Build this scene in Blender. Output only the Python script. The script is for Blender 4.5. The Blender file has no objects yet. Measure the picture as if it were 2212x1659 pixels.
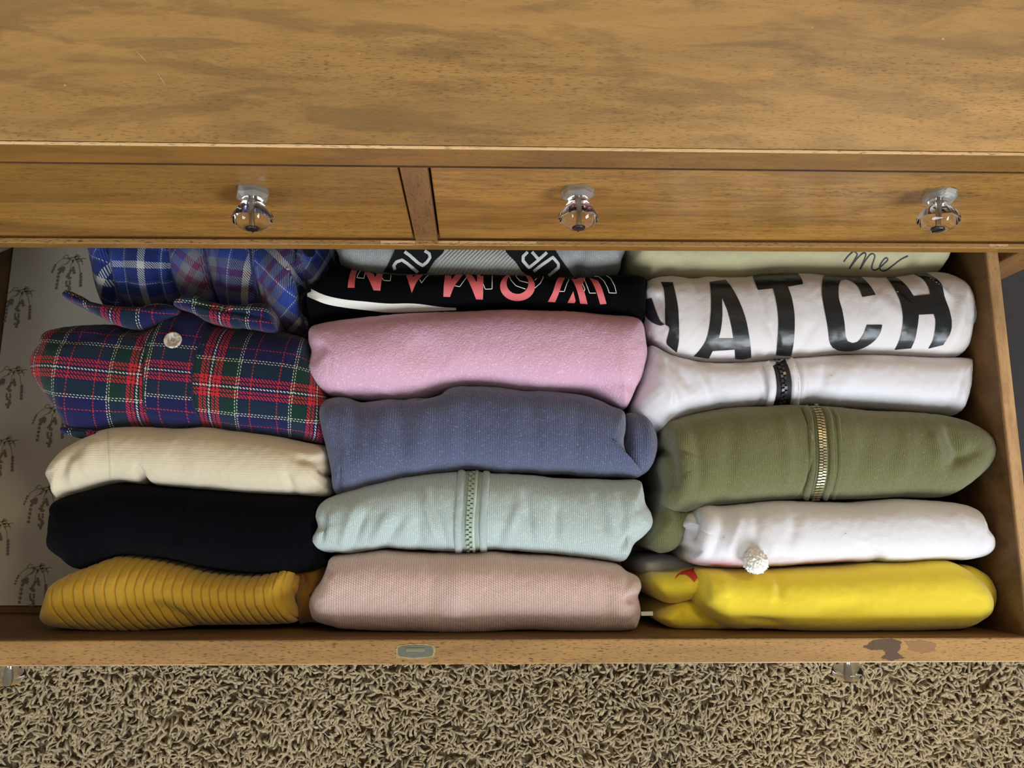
import bpy, bmesh, math, random
import numpy as np
from mathutils import Vector, Matrix, noise
from mathutils.bvhtree import BVHTree
from mathutils.geometry import tessellate_polygon
random.seed(7); rng = np.random.default_rng(7)
S = bpy.context.scene
LIFT = 0.70          # height of the open drawer's rim above the floor

# ------------------------------------------------------------ camera
F = 1654.72; CAM = Vector((-0.0171, -0.2761, 0.745))
TH, YA, RO = 0.1760, -0.0027, -0.0449
RM = (Matrix.Rotation(YA, 3, 'Z') @ Matrix.Rotation(TH, 3, 'X') @ Matrix.Rotation(RO, 3, 'Y'))
cd = bpy.data.cameras.new('camera'); cam = bpy.data.objects.new('camera', cd); S.collection.objects.link(cam)
cd.sensor_width = 36; cd.lens = F / 2212 * 36; cd.clip_start = 0.01
cam.matrix_world = Matrix.Translation(CAM) @ RM.to_4x4()
S.camera = cam

# ------------------------------------------------------------ world, lights, exposure
S.view_settings.view_transform = 'Standard'; S.view_settings.look = 'None'
S.view_settings.gamma = 1; S.view_settings.use_curve_mapping = False
S.view_settings.exposure = 0.0
w = bpy.data.worlds.new('room_light'); S.world = w; w.use_nodes = True
w.node_tree.nodes['Background'].inputs[0].default_value = (0.92, 0.86, 0.76, 1)
w.node_tree.nodes['Background'].inputs[1].default_value = 0.31
def area(name, loc, target, sx, sy, power, col):
    l = bpy.data.lights.new(name, 'AREA'); l.shape = 'RECTANGLE'; l.size = sx; l.size_y = sy
    l.energy = power; l.color = col
    o = bpy.data.objects.new(name, l); S.collection.objects.link(o); o.location = loc
    o.rotation_euler = (Vector(target) - Vector(loc)).to_track_quat('-Z', 'Y').to_euler(); return o
area('window_light', (1.2, -2.1, 1.15), (0, -0.2, 0), 0.8, 1.1, 54, (0.86, 0.93, 1.0))
area('window_light_second', (-1.0, -2.3, 1.3), (0, -0.2, 0), 0.6, 1.0, 25, (0.86, 0.93, 1.0))
area('ceiling_lamp', (0.9, 0.5, 1.7), (0, -0.1, 0), 0.35, 0.35, 9, (1.0, 0.80, 0.55))

# ------------------------------------------------------------ helpers
def lin(c):
    out = []
    for v in c:
        v = v / 255
        out.append(v / 12.92 if v <= .04045 else ((v + .055) / 1.055) ** 2.4)
    return (*out, 1)
def ray(x, y):
    return (RM @ Vector(((x - 1106) / F, -(y - 829.5) / F, -1))).normalized()
def at(x, y, z):
    d = ray(x, y); return CAM + d * ((z - CAM.z) / d.z)
def atY(x, y, Y):
    d = ray(x, y); return CAM + d * ((Y - CAM.y) / d.y)
def zc(x0, y0, s, pts): return [(x0 + s * a, y0 + s * b) for a, b in pts]

def tag(o, label=None, cat=None, group=None, kind=None):
    if label: o['label'] = label
    if cat: o['category'] = cat
    if group: o['group'] = group
    if kind: o['kind'] = kind
    return o
def empty(name, loc=(0, 0, 0), parent=None):
    o = bpy.data.objects.new(name, None); S.collection.objects.link(o); o.location = loc; o.empty_display_size = .05
    if parent: o.parent = parent
    return o
def wm(o):
    m = o.matrix_basis
    return m if o.parent is None else wm(o.parent) @ o.matrix_parent_inverse @ m
def link(name, me, parent=None):
    o = bpy.data.objects.new(name, me); S.collection.objects.link(o)
    if parent:
        o.parent = parent; o.matrix_parent_inverse = wm(parent).inverted()
    return o
def obj(name, bm, mat, parent=None, smooth=False, auto=None):
    me = bpy.data.meshes.new(name); bmesh.ops.recalc_face_normals(bm, faces=bm.faces) if smooth != 'raw' else None
    bm.to_mesh(me); bm.free()
    if smooth: me.polygons.foreach_set('use_smooth', [True] * len(me.polygons))
    if mat: me.materials.append(mat)
    return link(name, me, parent)
def bx(bm, x0, x1, y0, y1, z0, z1, bev=0.0, seg=2):
    r = bmesh.ops.create_cube(bm, size=1)
    vs = r['verts']
    for v in vs:
        v.co = Vector(((x0 + x1) / 2 + v.co.x * (x1 - x0), (y0 + y1) / 2 + v.co.y * (y1 - y0), (z0 + z1) / 2 + v.co.z * (z1 - z0)))
    if bev:
        es = list({e for v in vs for e in v.link_edges})
        bmesh.ops.bevel(bm, geom=es, offset=bev, segments=seg, affect='EDGES', profile=.5)
    return bm
def box(x0, x1, y0, y1, z0, z1, bev=0.0, seg=2): return bx(bmesh.new(), x0, x1, y0, y1, z0, z1, bev, seg)

# ------------------------------------------------------------ materials
class NT:
    def __init__(s, name):
        s.m = bpy.data.materials.new(name); s.m.use_nodes = True; s.t = s.m.node_tree; s.n = s.t.nodes; s.l = s.t.links
        s.b = s.n['Principled BSDF']
    def add(s, typ, **kw):
        nd = s.n.new(typ)
        for k, v in kw.items():
            if k in nd.bl_rna.properties: setattr(nd, k, v)
        return nd
    def out(s, x): return x if isinstance(x, bpy.types.NodeSocket) else None
    def set(s, sock, v):
        if isinstance(v, bpy.types.NodeSocket): s.l.new(v, sock)
        else: sock.default_value = v
    def math(s, op, a, b=None, c=None):
        nd = s.n.new('ShaderNodeMath'); nd.operation = op; s.set(nd.inputs[0], a)
        if b is not None: s.set(nd.inputs[1], b)
        if c is not None: s.set(nd.inputs[2], c)
        return nd.outputs[0]
    def coord(s, kind='Object', scale=(1, 1, 1), rot=(0, 0, 0), loc=(0, 0, 0)):
        tc = s.n.new('ShaderNodeTexCoord'); mp = s.n.new('ShaderNodeMapping')
        mp.inputs['Scale'].default_value = scale; mp.inputs['Rotation'].default_value = rot; mp.inputs['Location'].default_value = loc
        s.l.new(tc.outputs[kind], mp.inputs[0]); return mp.outputs[0]
    def noise(s, vec, scale, detail=3, rough=.5, dist=0):
        nd = s.n.new('ShaderNodeTexNoise'); s.l.new(vec, nd.inputs['Vector'])
        nd.inputs['Scale'].default_value = scale; nd.inputs['Detail'].default_value = detail
        nd.inputs['Roughness'].default_value = rough; nd.inputs['Distortion'].default_value = dist
        return nd.outputs['Fac']
    def ramp(s, fac, stops, interp='LINEAR'):
        nd = s.n.new('ShaderNodeValToRGB'); cr = nd.color_ramp; cr.interpolation = interp
        while len(cr.elements) < len(stops): cr.elements.new(0.5)
        for e, (p, c) in zip(cr.elements, stops):
            e.position = p; e.color = c if len(c) == 4 else (*c, 1)
        s.l.new(fac, nd.inputs[0]); return nd.outputs[0]
    def mix(s, fac, a, b, mode='MIX'):
        nd = s.n.new('ShaderNodeMix'); nd.data_type = 'RGBA'; nd.blend_type = mode
        s.set(nd.inputs[0], fac); s.set(nd.inputs[6], a); s.set(nd.inputs[7], b); return nd.outputs[2]
    def bump(s, h, strength, dist=.001):
        nd = s.n.new('ShaderNodeBump'); nd.inputs['Strength'].default_value = strength; nd.inputs['Distance'].default_value = dist
        s.l.new(h, nd.inputs['Height']); s.l.new(nd.outputs[0], s.b.inputs['Normal']); return nd
    def base(s, c): s.set(s.b.inputs['Base Color'], c)

def wood(name, light, mid, dark, rough=.42, along='X', pore=.75, patch=.5, seed=0, coat=.15, figure=0.0, split=None):
    t = NT(name)
    sc = {'X': (1, 7, 7), 'Y': (7, 1, 7), 'Z': (7, 7, 1)}[along]
    sp = {'X': (170, 950, 950), 'Y': (950, 170, 950), 'Z': (950, 950, 170)}[along]
    v = t.coord('Object', scale=sc, loc=(seed, seed * 1.7, seed * .3))
    a = t.noise(v, 1.6, 5, .62, 0.6)
    g = t.noise(t.coord('Object', scale=tuple(k * 4 for k in sc), loc=(seed, 0, 0)), 7, 4, .6, .3)
    col = t.ramp(a, [(.30, lin(dark)), (.45, lin(mid)), (.62, lin(light)), (.75, lin(mid))])
    col = t.mix(t.math('MULTIPLY', t.ramp(g, [(.40, (0, 0, 0)), (.70, (1, 1, 1))]), .35), col, lin(light))
    if figure:
        nd = t.n.new('ShaderNodeTexWave'); nd.wave_type = 'RINGS'
        t.l.new(t.coord('Object', scale=(4, 22, 22), loc=(-.3 + seed, 0, -.1)), nd.inputs['Vector'])
        nd.inputs['Scale'].default_value = 1.6; nd.inputs['Distortion'].default_value = 9; nd.inputs['Detail'].default_value = 3
        col = t.mix(t.math('MULTIPLY', nd.outputs['Fac'], figure), col, lin(dark))
    if split is not None:      # veneer seam: the upper strip is darker and livelier
        sp_ = t.n.new('ShaderNodeSeparateXYZ'); t.l.new(t.coord('Object'), sp_.inputs[0])
        k_ = t.math('GREATER_THAN', t.math('ADD', sp_.outputs[2], t.math('MULTIPLY', g, .0012)), split + .0006)
        col = t.mix(t.math('MULTIPLY', k_, .42), col, lin(dark))
    # smoky darker patches in the stain
    p = t.noise(t.coord('Object', scale=tuple(k * 1.1 + .6 for k in sc), loc=(3 + seed, 1, 5)), 5.2, 5, .65, .5)
    col = t.mix(t.math('MULTIPLY', t.ramp(p, [(.47, (0, 0, 0)), (.58, (1, 1, 1))]), patch), col, lin(tuple(int(k * .72) for k in dark)))
    # pores: short dark ticks along the grain
    q = t.noise(t.coord('Object', scale=sp, loc=(seed, 0, 0)), 1.0, 2, .5)
    q = t.ramp(q, [(.56, (0, 0, 0)), (.68, (1, 1, 1))])
    dens = t.ramp(t.noise(t.coord('Object', scale=sc, loc=(9, seed, 0)), 2.5, 2), [(.35, (.25,) * 3), (.6, (1, 1, 1))])
    q = t.mix(1.0, q, dens, 'MULTIPLY')
    col = t.mix(t.math('MULTIPLY', q, pore), col, lin(tuple(int(k * .52) for k in dark)))
    t.base(col); t.b.inputs['Roughness'].default_value = rough
    t.b.inputs['Coat Weight'].default_value = coat; t.b.inputs['Coat Roughness'].default_value = .25
    t.bump(t.math('SUBTRACT', g, t.math('MULTIPLY', q, .5)), .22, .0006)
    return t.m
W_TOP = wood('wood_top', (190, 146, 86), (166, 126, 70), (136, 104, 60), rough=.46, patch=.4, pore=.6)
W_EDGE = wood('wood_edge', (156, 110, 48), (138, 96, 42), (110, 76, 34), rough=.4, seed=4, patch=.3, pore=.45)
W_FACE = wood('wood_face', (182, 132, 62), (160, 114, 50), (118, 82, 38), rough=.36, seed=8, patch=.35, pore=.7, coat=.35, figure=.22)
W_FACEL = wood('wood_face_seamed', (182, 132, 60), (162, 114, 48), (112, 78, 38), rough=.36, seed=11, patch=.2, pore=.6, coat=.35, figure=.2, split=atY(300, 441, 0).z)
W_RIM = wood('wood_rim', (184, 142, 86), (164, 124, 70), (130, 96, 56), rough=.5, seed=13, patch=.15, pore=.9)
W_IN = wood('wood_inside', (124, 90, 50), (104, 74, 40), (76, 54, 30), rough=.6, seed=17, patch=.3, coat=0)
W_SIDE = wood('wood_side_rim', (200, 160, 112), (178, 136, 90), (140, 102, 64), rough=.6, along='Y', seed=21, patch=.3, coat=0)
W_POST = wood('wood_post', (146, 104, 58), (128, 90, 50), (100, 70, 40), rough=.45, along='Z', seed=25, patch=.2)
W_RAW = wood('wood_raw', (214, 178, 130), (200, 160, 108), (160, 120, 78), rough=.8, seed=29, patch=.0, coat=0)

def cloth(name, col, col2=None, speck=None, nap=.5, knit=0, knit_rot=0, rough=.9, sheen=.35, mott=.25, kw=.001, fuzz=900):
    """speck: lighter fibre flecks; knit: lines per metre; nap: bump of the nap"""
    t = NT(name)
    ob = t.coord('Object')
    c = lin(col); c2 = lin(col2 or tuple(int(k * .86) for k in col))
    base = t.mix(t.math('MULTIPLY', t.noise(ob, 22, 3, .6), mott * 2), c, c2)
    f = t.noise(ob, fuzz, 3, .65)
    h = f
    if speck:
        s = t.ramp(t.noise(ob, fuzz * .9, 1, .5), [(.58, (0, 0, 0)), (.72, (1, 1, 1))])
        base = t.mix(t.math('MULTIPLY', s, .6), base, lin(speck))
    if knit:
        uv = t.coord('UV', scale=(knit, knit, knit), rot=(0, 0, knit_rot))
        nd = t.n.new('ShaderNodeSeparateXYZ'); t.l.new(uv, nd.inputs[0])
        wv = t.math('ABSOLUTE', t.math('SINE', t.math('MULTIPLY', nd.outputs[0], math.pi)))
        w2 = t.math('ABSOLUTE', t.math('SINE', t.math('MULTIPLY', t.math('ADD', nd.outputs[1], t.math('MULTIPLY', nd.outputs[0], .5)), math.pi)))
        wv = t.math('ADD', t.math('MULTIPLY', wv, .8), t.math('MULTIPLY', w2, .35))
        h = t.math('ADD', t.math('MULTIPLY', f, .7), wv)
        base = t.mix(t.math('MULTIPLY', t.math('SUBTRACT', 1.0, t.math('MINIMUM', wv, 1.0)), .35), base, lin(tuple(int(k * .66) for k in col)))
    t.base(base); t.b.inputs['Roughness'].default_value = rough
    if sum(col) < 60: t.b.inputs['Specular IOR Level'].default_value = .05
    t.b.inputs['Sheen Weight'].default_value = sheen; t.b.inputs['Sheen Roughness'].default_value = .5
    t.b.inputs['Specular IOR Level'].default_value = .2 if sum(col) > 60 else .04
    t.bump(h, nap, kw)
    return t.m
def plain(name, col, rough=.5, metal=0, spec=.5, noise_amt=.0, bump=0):
    t = NT(name)
    if noise_amt or bump:
        n = t.noise(t.coord('Object'), 260, 4, .6)
        t.base(t.mix(t.math('MULTIPLY', n, noise_amt), lin(col), lin(tuple(int(k * .5) for k in col))))
        if bump: t.bump(n, bump, .0006)
    else: t.base(lin(col))
    t.b.inputs['Roughness'].default_value = rough; t.b.inputs['Metallic'].default_value = metal
    t.b.inputs['Specular IOR Level'].default_value = spec
    return t.m
def plaid(name, stops, period, rot=0.0, shift=(0, 0), twill=520, soft=.35):
    """woven check: the same band sequence in warp and weft, mixed by a fine twill"""
    t = NT(name)
    uv = t.coord('UV', rot=(0, 0, rot), loc=(shift[0], shift[1], 0))
    sp = t.n.new('ShaderNodeSeparateXYZ'); t.l.new(uv, sp.inputs[0])
    wob = t.math('MULTIPLY', t.math('SUBTRACT', t.noise(t.coord('UV'), 300, 1), .5), .0006)
    cols = []
    for k in (0, 1):
        d = t.math('PINGPONG', t.math('ADD', sp.outputs[k], wob), period / 2)
        d = t.math('DIVIDE', d, period / 2)
        cols.append(t.ramp(d, stops, 'CONSTANT'))
    ph = t.math('SINE', t.math('MULTIPLY', t.math('ADD', sp.outputs[0], sp.outputs[1]), twill * 2 * math.pi))
    fac = t.ramp(t.math('ADD', t.math('MULTIPLY', ph, .5), .5), [(.5 - soft, (0, 0, 0)), (.5 + soft, (1, 1, 1))])
    c = t.mix(fac, cols[0], cols[1])
    f = t.noise(t.coord('Object'), 1000, 3, .6)
    c = t.mix(t.math('MULTIPLY', f, .35), c, (0.006, 0.006, 0.012, 1))
    t.base(c); t.b.inputs['Roughness'].default_value = .95; t.b.inputs['Sheen Weight'].default_value = .15
    t.b.inputs['Specular IOR Level'].default_value = .15
    t.bump(t.math('ADD', f, t.math('MULTIPLY', ph, .15)), .5, .001)
    return t.m

# ------------------------------------------------------------ the room
CARP = NT('carpet_base')
CARP.base(CARP.ramp(CARP.noise(CARP.coord('Object'), 120, 4, .7), [(.3, lin((140, 120, 88))), (.7, lin((180, 160, 124)))]))
CARP.b.inputs['Roughness'].default_value = 1; CARP.bump(CARP.noise(CARP.coord('Object'), 130, 4, .7), 1.0, .012)
FL = -0.70
floor = obj('floor', box(-2.2, 2.2, -2.6, .62, FL - .05, FL), CARP.m); tag(floor, kind='structure')
WALL = plain('wall_paint', (206, 198, 182), .9, noise_amt=.05, bump=.1)
wb = obj('wall_back', box(-2.2, 2.2, .62, .72, FL - .05, FL + 2.5), WALL); tag(wb, kind='structure')
sk = obj('baseboard_back', box(-2.2, 2.2, .605, .62, FL, FL + .09, .003), plain('paint_white', (228, 226, 220), .5)); tag(sk, kind='structure')

def carpet_pile():
    x0, x1, y0, y1, st = -1.25, 1.25, -1.15, -.22, .0076
    nx, ny = int((x1 - x0) / st), int((y1 - y0) / st)
    gx, gy = np.meshgrid(np.arange(nx), np.arange(ny)); n = nx * ny
    X = x0 + (gx.ravel() + rng.uniform(0, 1, n)) * st; Y = y0 + (gy.ravel() + rng.uniform(0, 1, n)) * st
    fld = np.sin(X * 19 + 3 * np.sin(Y * 13)) + np.sin(Y * 23 + 2 * np.sin(X * 9))
    ang = fld * 1.3 + rng.normal(0, 1.1, n)
    L = rng.uniform(.012, .025, n); Hh = rng.uniform(.0115, .0155, n); wd = rng.uniform(.0030, .0048, n)
    cv = rng.normal(0, .9, n)
    rings = 4; sides = 3
    V = np.zeros((n, rings * sides, 3))
    for r in range(rings):
        tt = r / (rings - 1)
        a2 = ang + cv * tt
        cx = X + np.cos(a2) * L * tt ** 1.3; cy = Y + np.sin(a2) * L * tt ** 1.3
        cz = FL + Hh * np.sin(tt * 1.9) / np.sin(1.57) * (1 - .15 * tt)
        ww = wd * (1 - .55 * tt ** 2)
        for s_ in range(sides):
            ph = s_ * 2 * math.pi / sides
            V[:, r * sides + s_, 0] = cx - np.sin(a2) * ww * math.cos(ph)
            V[:, r * sides + s_, 1] = cy + np.cos(a2) * ww * math.cos(ph)
            V[:, r * sides + s_, 2] = cz + ww * math.sin(ph)
    quads = []
    for r in range(rings - 1):
        for s_ in range(sides):
            a = r * sides + s_; b = r * sides + (s_ + 1) % sides
            quads.append((a, b, b + sides, a + sides))
    q = np.array(quads); top = np.array([(rings - 1) * sides + k for k in range(3)])
    nv = rings * sides
    Q = (q[None] + (np.arange(n) * nv)[:, None, None]).reshape(-1)
    T = (top[None] + (np.arange(n) * nv)[:, None]).reshape(-1)
    me = bpy.data.meshes.new('carpet_pile')
    me.vertices.add(n * nv); me.vertices.foreach_set('co', V.reshape(-1))
    nq, ntri = n * len(quads), n
    me.loops.add(len(Q) + len(T)); me.loops.foreach_set('vertex_index', np.concatenate([Q, T]).astype(np.int32))
    me.polygons.add(nq + ntri)
    me.polygons.foreach_set('loop_start', np.concatenate([np.arange(nq) * 4, nq * 4 + np.arange(ntri) * 3]).astype(np.int32))
    me.update(calc_edges=True); me.polygons.foreach_set('use_smooth', np.ones(nq + ntri, dtype=bool))
    t = NT('carpet_yarn'); ob = t.coord('Object')
    c = t.ramp(t.noise(ob, 160, 2, .6), [(.32, lin((160, 138, 104))), (.5, lin((184, 164, 128))), (.68, lin((200, 182, 148)))])
    c = t.mix(t.math('MULTIPLY', t.ramp(t.noise(ob, 5, 2), [(.4, (0, 0, 0)), (.65, (1, 1, 1))]), .25), c, lin((150, 132, 104)))
    t.base(c); t.b.inputs['Roughness'].default_value = 1; t.b.inputs['Sheen Weight'].default_value = .2
    t.b.inputs['Specular IOR Level'].default_value = .1
    me.materials.append(t.m)
    o = link('carpet_pile', me, floor); tag(o, kind='stuff'); return o
carpet_pile()

# ------------------------------------------------------------ dresser
XL, XR = -.680, .600                 # carcass
DY0 = .50                            # its back
Z1, Z2, Z3, Z4 = .2294, .1989, .0170, .002
dresser = empty('dresser', (0, .25, FL))
tag(dresser, 'honey brown stained wooden dresser with clear glass knobs and one drawer pulled open', 'dresser')
obj('top_board', box(XL - .02, XR + .02, -.0095, DY0, Z2 + .003, Z1, .0008), W_TOP, dresser)
# front nosing of the top: its own grain and a worn pale arris
obj('top_edge', box(XL - .02, XR + .02, -.0115, -.0065, Z2, Z1 - .0012, .0022, 3), W_EDGE, dresser)
obj('edge_shadow_line', box(XL - .02, XR + .02, -.0122, -.0075, Z2 - .0004, Z2 + .0011, .0005), wood('wood_shadow_line', (92, 60, 28), (80, 52, 24), (60, 38, 18), seed=33), dresser)  # dark strip painting the shadow line between the top and the drawer fronts
bm = bmesh.new(); n = 260; prev = None
for i in range(n + 1):
    x = XL - .02 + (XR - XL + .04) * i / n
    wv = .0007 + .0006 * max(0, noise.noise(Vector((x * 30, 1, 2)))) + .0005 * noise.noise(Vector((x * 120, 4, 2)))
    a = bm.verts.new((x, -.0118, Z1 - .0008 - wv * .6)); b = bm.verts.new((x, -.0112, Z1 - .0002)); c = bm.verts.new((x, -.0106 + wv * .6, Z1 + .00015))
    if prev:
        bm.faces.new((prev[0], a, b, prev[1])); bm.faces.new((prev[1], b, c, prev[2]))
    prev = (a, b, c)
obj('worn_arris', bm, W_RAW, dresser)
for pts in ([(288, 104), (320, 137)], [(340, 157), (358, 185)], [(438, 54), (443, 56)], [(774, 114), (778, 118)], [(1752, 58), (1757, 61)], [(2034, 83), (2040, 86)], [(139, 183), (142, 186)]):
    a, b = at(*pts[0], Z1), at(*pts[1], Z1); d = (b - a).normalized(); q = Vector((-d.y, d.x, 0)) * (.0003 if (b - a).length > .008 else .0009)
    bm = bmesh.new(); bm.faces.new([bm.verts.new(v + Vector((0, 0, .00012))) for v in (a - q * .4, (a + b) / 2 - q, b - q * .4, b + q * .4, (a + b) / 2 + q, a + q * .4)])
    obj('scratch', bm, W_RAW, dresser)
SX1, SX2 = -.0789, -.0552            # divider between the two small drawers
obj('divider', box(SX1 + .0008, SX2 - .0008, -.0015, .03, Z3 - .004, Z2, .0008), W_POST, dresser)
for (a, b, nm) in ((XL, XL + .045, 'post'), (XR - .045, XR, 'post')):
    obj(nm, box(a, b, -.004, .05, FL + .0, Z2, .002), W_POST, dresser)
for (a, b) in ((XL, XL + .02), (XR - .02, XR)):
    obj('side_panel', box(a, b, .05, DY0, FL + .06, Z2, .001), W_POST, dresser)
obj('back_panel', box(XL + .02, XR - .02, DY0 - .012, DY0, FL + .06, Z2), W_IN, dresser)
# rail under the small drawers, with a chipped ledge
obj('rail', box(XL + .045, XR - .045, -.006, .04, Z4, Z3 - .001, .0012), W_EDGE, dresser)
obj('rail_ledge', box(XL + .045, XR - .045, -.0062, -.0015, Z3 - .0012, Z3 + .0006, .0004), W_RIM, dresser)
for i, (px0, px1) in enumerate([(946, 990), (992, 1100), (1100, 1160), (2162, 2200), (820, 895)]):
    a = atY(px0, 520, -.005).x; b = atY(px1, 522, -.005).x
    bm = bmesh.new(); m = 14; top = []; bot = []
    for k in range(m + 1):
        x = a + (b - a) * k / m
        top.append(bm.verts.new((x, -.0022, Z3 + .0008 + .0002)))
        bot.append(bm.verts.new((x, -.0066, Z3 + .0004 - .0012 * abs(noise.noise(Vector((x * 200, i, 0)))))))
    for k in range(m): bm.faces.new((top[k], bot[k], bot[k + 1], top[k + 1]))
    obj('chipped_edge', bm, W_RAW, dresser)
# lower carcass (closed fronts below the open drawer)
obj('lower_rail', box(XL + .045, XR - .045, -.004, .04, -.235, -.215, .001), W_EDGE, dresser)
obj('lower_drawer_front', box(XL + .047, XR - .047, 0, .02, -.44, -.237, .002), W_FACE, dresser)
obj('lower_rail', box(XL + .045, XR - .045, -.004, .04, -.462, -.442, .001), W_EDGE, dresser)
obj('lower_drawer_front', box(XL + .047, XR - .047, 0, .02, -.62, -.464, .002), W_FACE, dresser)
obj('lower_rail', box(XL + .045, XR - .045, -.004, .04, -.66, -.622, .001), W_EDGE, dresser)

# glass knobs
GL = NT('clear_glass'); GL.n.remove(GL.b)
g = GL.n.new('ShaderNodeBsdfGlass'); g.inputs['Roughness'].default_value = 0.0; g.inputs['IOR'].default_value = 1.47
g.inputs['Color'].default_value = (1, 1, 1, 1); GL.l.new(g.outputs[0], GL.n['Material Output'].inputs[0])
STEEL = plain('bolt_steel', (176, 172, 166), .22, 1); DARKSC = plain('screw_bronze', (74, 66, 66), .38, .9)
KL = .9
FROST = NT('frosted_glass'); FROST.base((.86, .9, .86, 1)); FROST.b.inputs['Roughness'].default_value = .12; FROST.b.inputs['Transmission Weight'].default_value = .8; FROST.b.inputs['IOR'].default_value = 1.3
def knob_meshes():
    bm = bmesh.new(); sides = 6; seg = 36
    # (distance from face, radius, how hexagonal)
    prof = [(.0095, .0070, .5), (.0097, .0088, .6), (.0115, .0082, .5),
            (.0140, .0090, .35), (.0175, .0118, .45), (.0215, .0153, .7), (.0255, .0171, .8), (.0295, .0171, .8), (.0330, .0152, .75), (.0355, .0125, .75), (.0372, .0095, .5), (.0376, .0070, .0)]
    rows = []
    for d, r, hx in prof:
        row = []
        for k in range(seg):
            a = 2 * math.pi * k / seg + .26
            loc = ((a % (2 * math.pi / sides)) - math.pi / sides)
            h = math.cos(math.pi / sides) / math.cos(loc)
            rr = r * (1 - hx + hx * (h * 1.04))
            row.append(bm.verts.new((rr * math.cos(a), -d, rr * math.sin(a))))
        rows.append(row)
    for i in range(len(rows) - 1):
        for k in range(seg): bm.faces.new((rows[i][k], rows[i][(k + 1) % seg], rows[i + 1][(k + 1) % seg], rows[i + 1][k]))
    bm.faces.new(rows[0]); bm.faces.new(rows[-1][::-1])
    for v in bm.verts: v.co.y *= KL
    bmesh.ops.recalc_face_normals(bm, faces=bm.faces)
    me = bpy.data.meshes.new('knob'); bm.to_mesh(me); bm.free(); me.materials.append(GL.m)
    me.polygons.foreach_set('use_smooth', [True] * len(me.polygons))
    me.set_sharp_from_angle(angle=math.radians(28))
    bm = bmesh.new()
    bmesh.ops.create_cone(bm, cap_ends=True, segments=18, radius1=.0021, radius2=.0021, depth=.030)
    bmesh.ops.rotate(bm, verts=bm.verts, matrix=Matrix.Rotation(math.pi / 2, 3, 'X'))
    bmesh.ops.translate(bm, verts=bm.verts, vec=(0, -.0168, 0))
    m2 = bpy.data.meshes.new('knob_bolt'); bm.to_mesh(m2); bm.free(); m2.materials.append(STEEL)
    bm = bmesh.new(); rows = []
    for d, r in [(.0372, .0056), (.0382, .0056), (.0390, .0046), (.0394, .0025)]:
        rows.append([bm.verts.new((r * math.cos(2 * math.pi * k / 24), -d, r * math.sin(2 * math.pi * k / 24))) for k in range(24)])
    for i in range(3):
        for k in range(24): bm.faces.new((rows[i][k], rows[i][(k + 1) % 24], rows[i + 1][(k + 1) % 24], rows[i + 1][k]))
    bm.faces.new(rows[-1][::-1]); bm.faces.new(rows[0])
    bx(bm, -.0005, .0005, -.0399, -.0384, -.0048, .0048)
    for v in bm.verts: v.co.y += .0372 * (1 - KL)
    bmesh.ops.recalc_face_normals(bm, faces=bm.faces)
    m3 = bpy.data.meshes.new('knob_screw'); bm.to_mesh(m3); bm.free(); m3.materials.append(DARKSC)
    bm = bmesh.new(); rows = []
    for d, r in [(-.0002, .0128), (.0001, .0138), (.0056, .0143), (.0072, .0130), (.0084, .0100)]:
        rows.append([bm.verts.new((r * math.cos(2 * math.pi * k / 6 + .26), -d, r * math.sin(2 * math.pi * k / 6 + .26))) for k in range(6)])
    for i in range(4):
        for k in range(6): bm.faces.new((rows[i][k], rows[i][(k + 1) % 6], rows[i + 1][(k + 1) % 6], rows[i + 1][k]))
    bm.faces.new(rows[0]); bm.faces.new(rows[-1][::-1]); bmesh.ops.recalc_face_normals(bm, faces=bm.faces)
    m4 = bpy.data.meshes.new('knob_base'); bm.to_mesh(m4); bm.free(); m4.materials.append(FROST.m)
    return me, m2, m3, m4
KM = knob_meshes()
def knob(parent, x, y, z, spin=0, wx=0, wz=0):
    M = Matrix.Translation((x, y, z)) @ Matrix.Rotation(wz, 4, 'Z') @ Matrix.Rotation(wx, 4, 'X') @ Matrix.Rotation(spin, 4, 'Y')
    for me, nm in zip(KM, ('knob', 'knob_bolt', 'knob_screw', 'knob_base')):
        o = link(nm, me, parent); o.matrix_basis = M
# the two small drawers, shut
def drawer_front(x0, x1, m=W_FACE):
    return obj('drawer_front', box(x0, x1, .0005, .02, Z3 + .0008, Z2 - .0005, .0012), m, dresser)
dl = drawer_front(XL + .047, SX1 - .0012, W_FACEL); dr = drawer_front(SX2 + .0012, XR - .047)
for (px, py, par, sp, wz) in ((546, 412, dl, .1, .03), (1248, 411, dr, 0, 0), (2030, 417, dr, .5, -.16)):
    p = atY(px, py, 0); knob(par, p.x, .0005, p.z, sp, 0, wz)
p = atY(545, 412, 0); knob(dl, -.58, .0005, p.z, .3)

# the open drawer
PHI = -.0142
Y5, Y6, DD = -.3855, -.4078, .206
XI0, XI1, XO1 = -.6049, .5181, .5307; XO0 = XI0 - .0126
drawer = empty('drawer', (0, 0, 0), dresser); drawer.matrix_parent_inverse = dresser.matrix_basis.inverted()
drawer['label'] = 'wide drawer pulled fully open'
drawer.rotation_euler = (0, 0, PHI)
def dobj(name, bm, mat, smooth=False):
    me = bpy.data.meshes.new(name); bmesh.ops.recalc_face_normals(bm, faces=bm.faces); bm.to_mesh(me); bm.free()
    me.materials.append(mat); o = bpy.data.objects.new(name, me); S.collection.objects.link(o); o.parent = drawer; return o
YB = .10
dobj('front_board', box(XO0 - .022, XO1 + .022, Y6, Y5, -.212, 0, .0012), W_RIM)
dobj('inner_face', box(XO0 - .001, XO1 + .001, Y5 - .0002, Y5 + .0010, -DD, -.0018), W_IN)
dobj('side_board', box(XI1, XO1, Y5 + .001, YB, -.212, -.0002, .0016), W_SIDE)
dobj('side_liner', box(XI1 - .0012, XI1 + .0002, Y5 + .001, YB, -DD, -.0022), W_IN)
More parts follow.
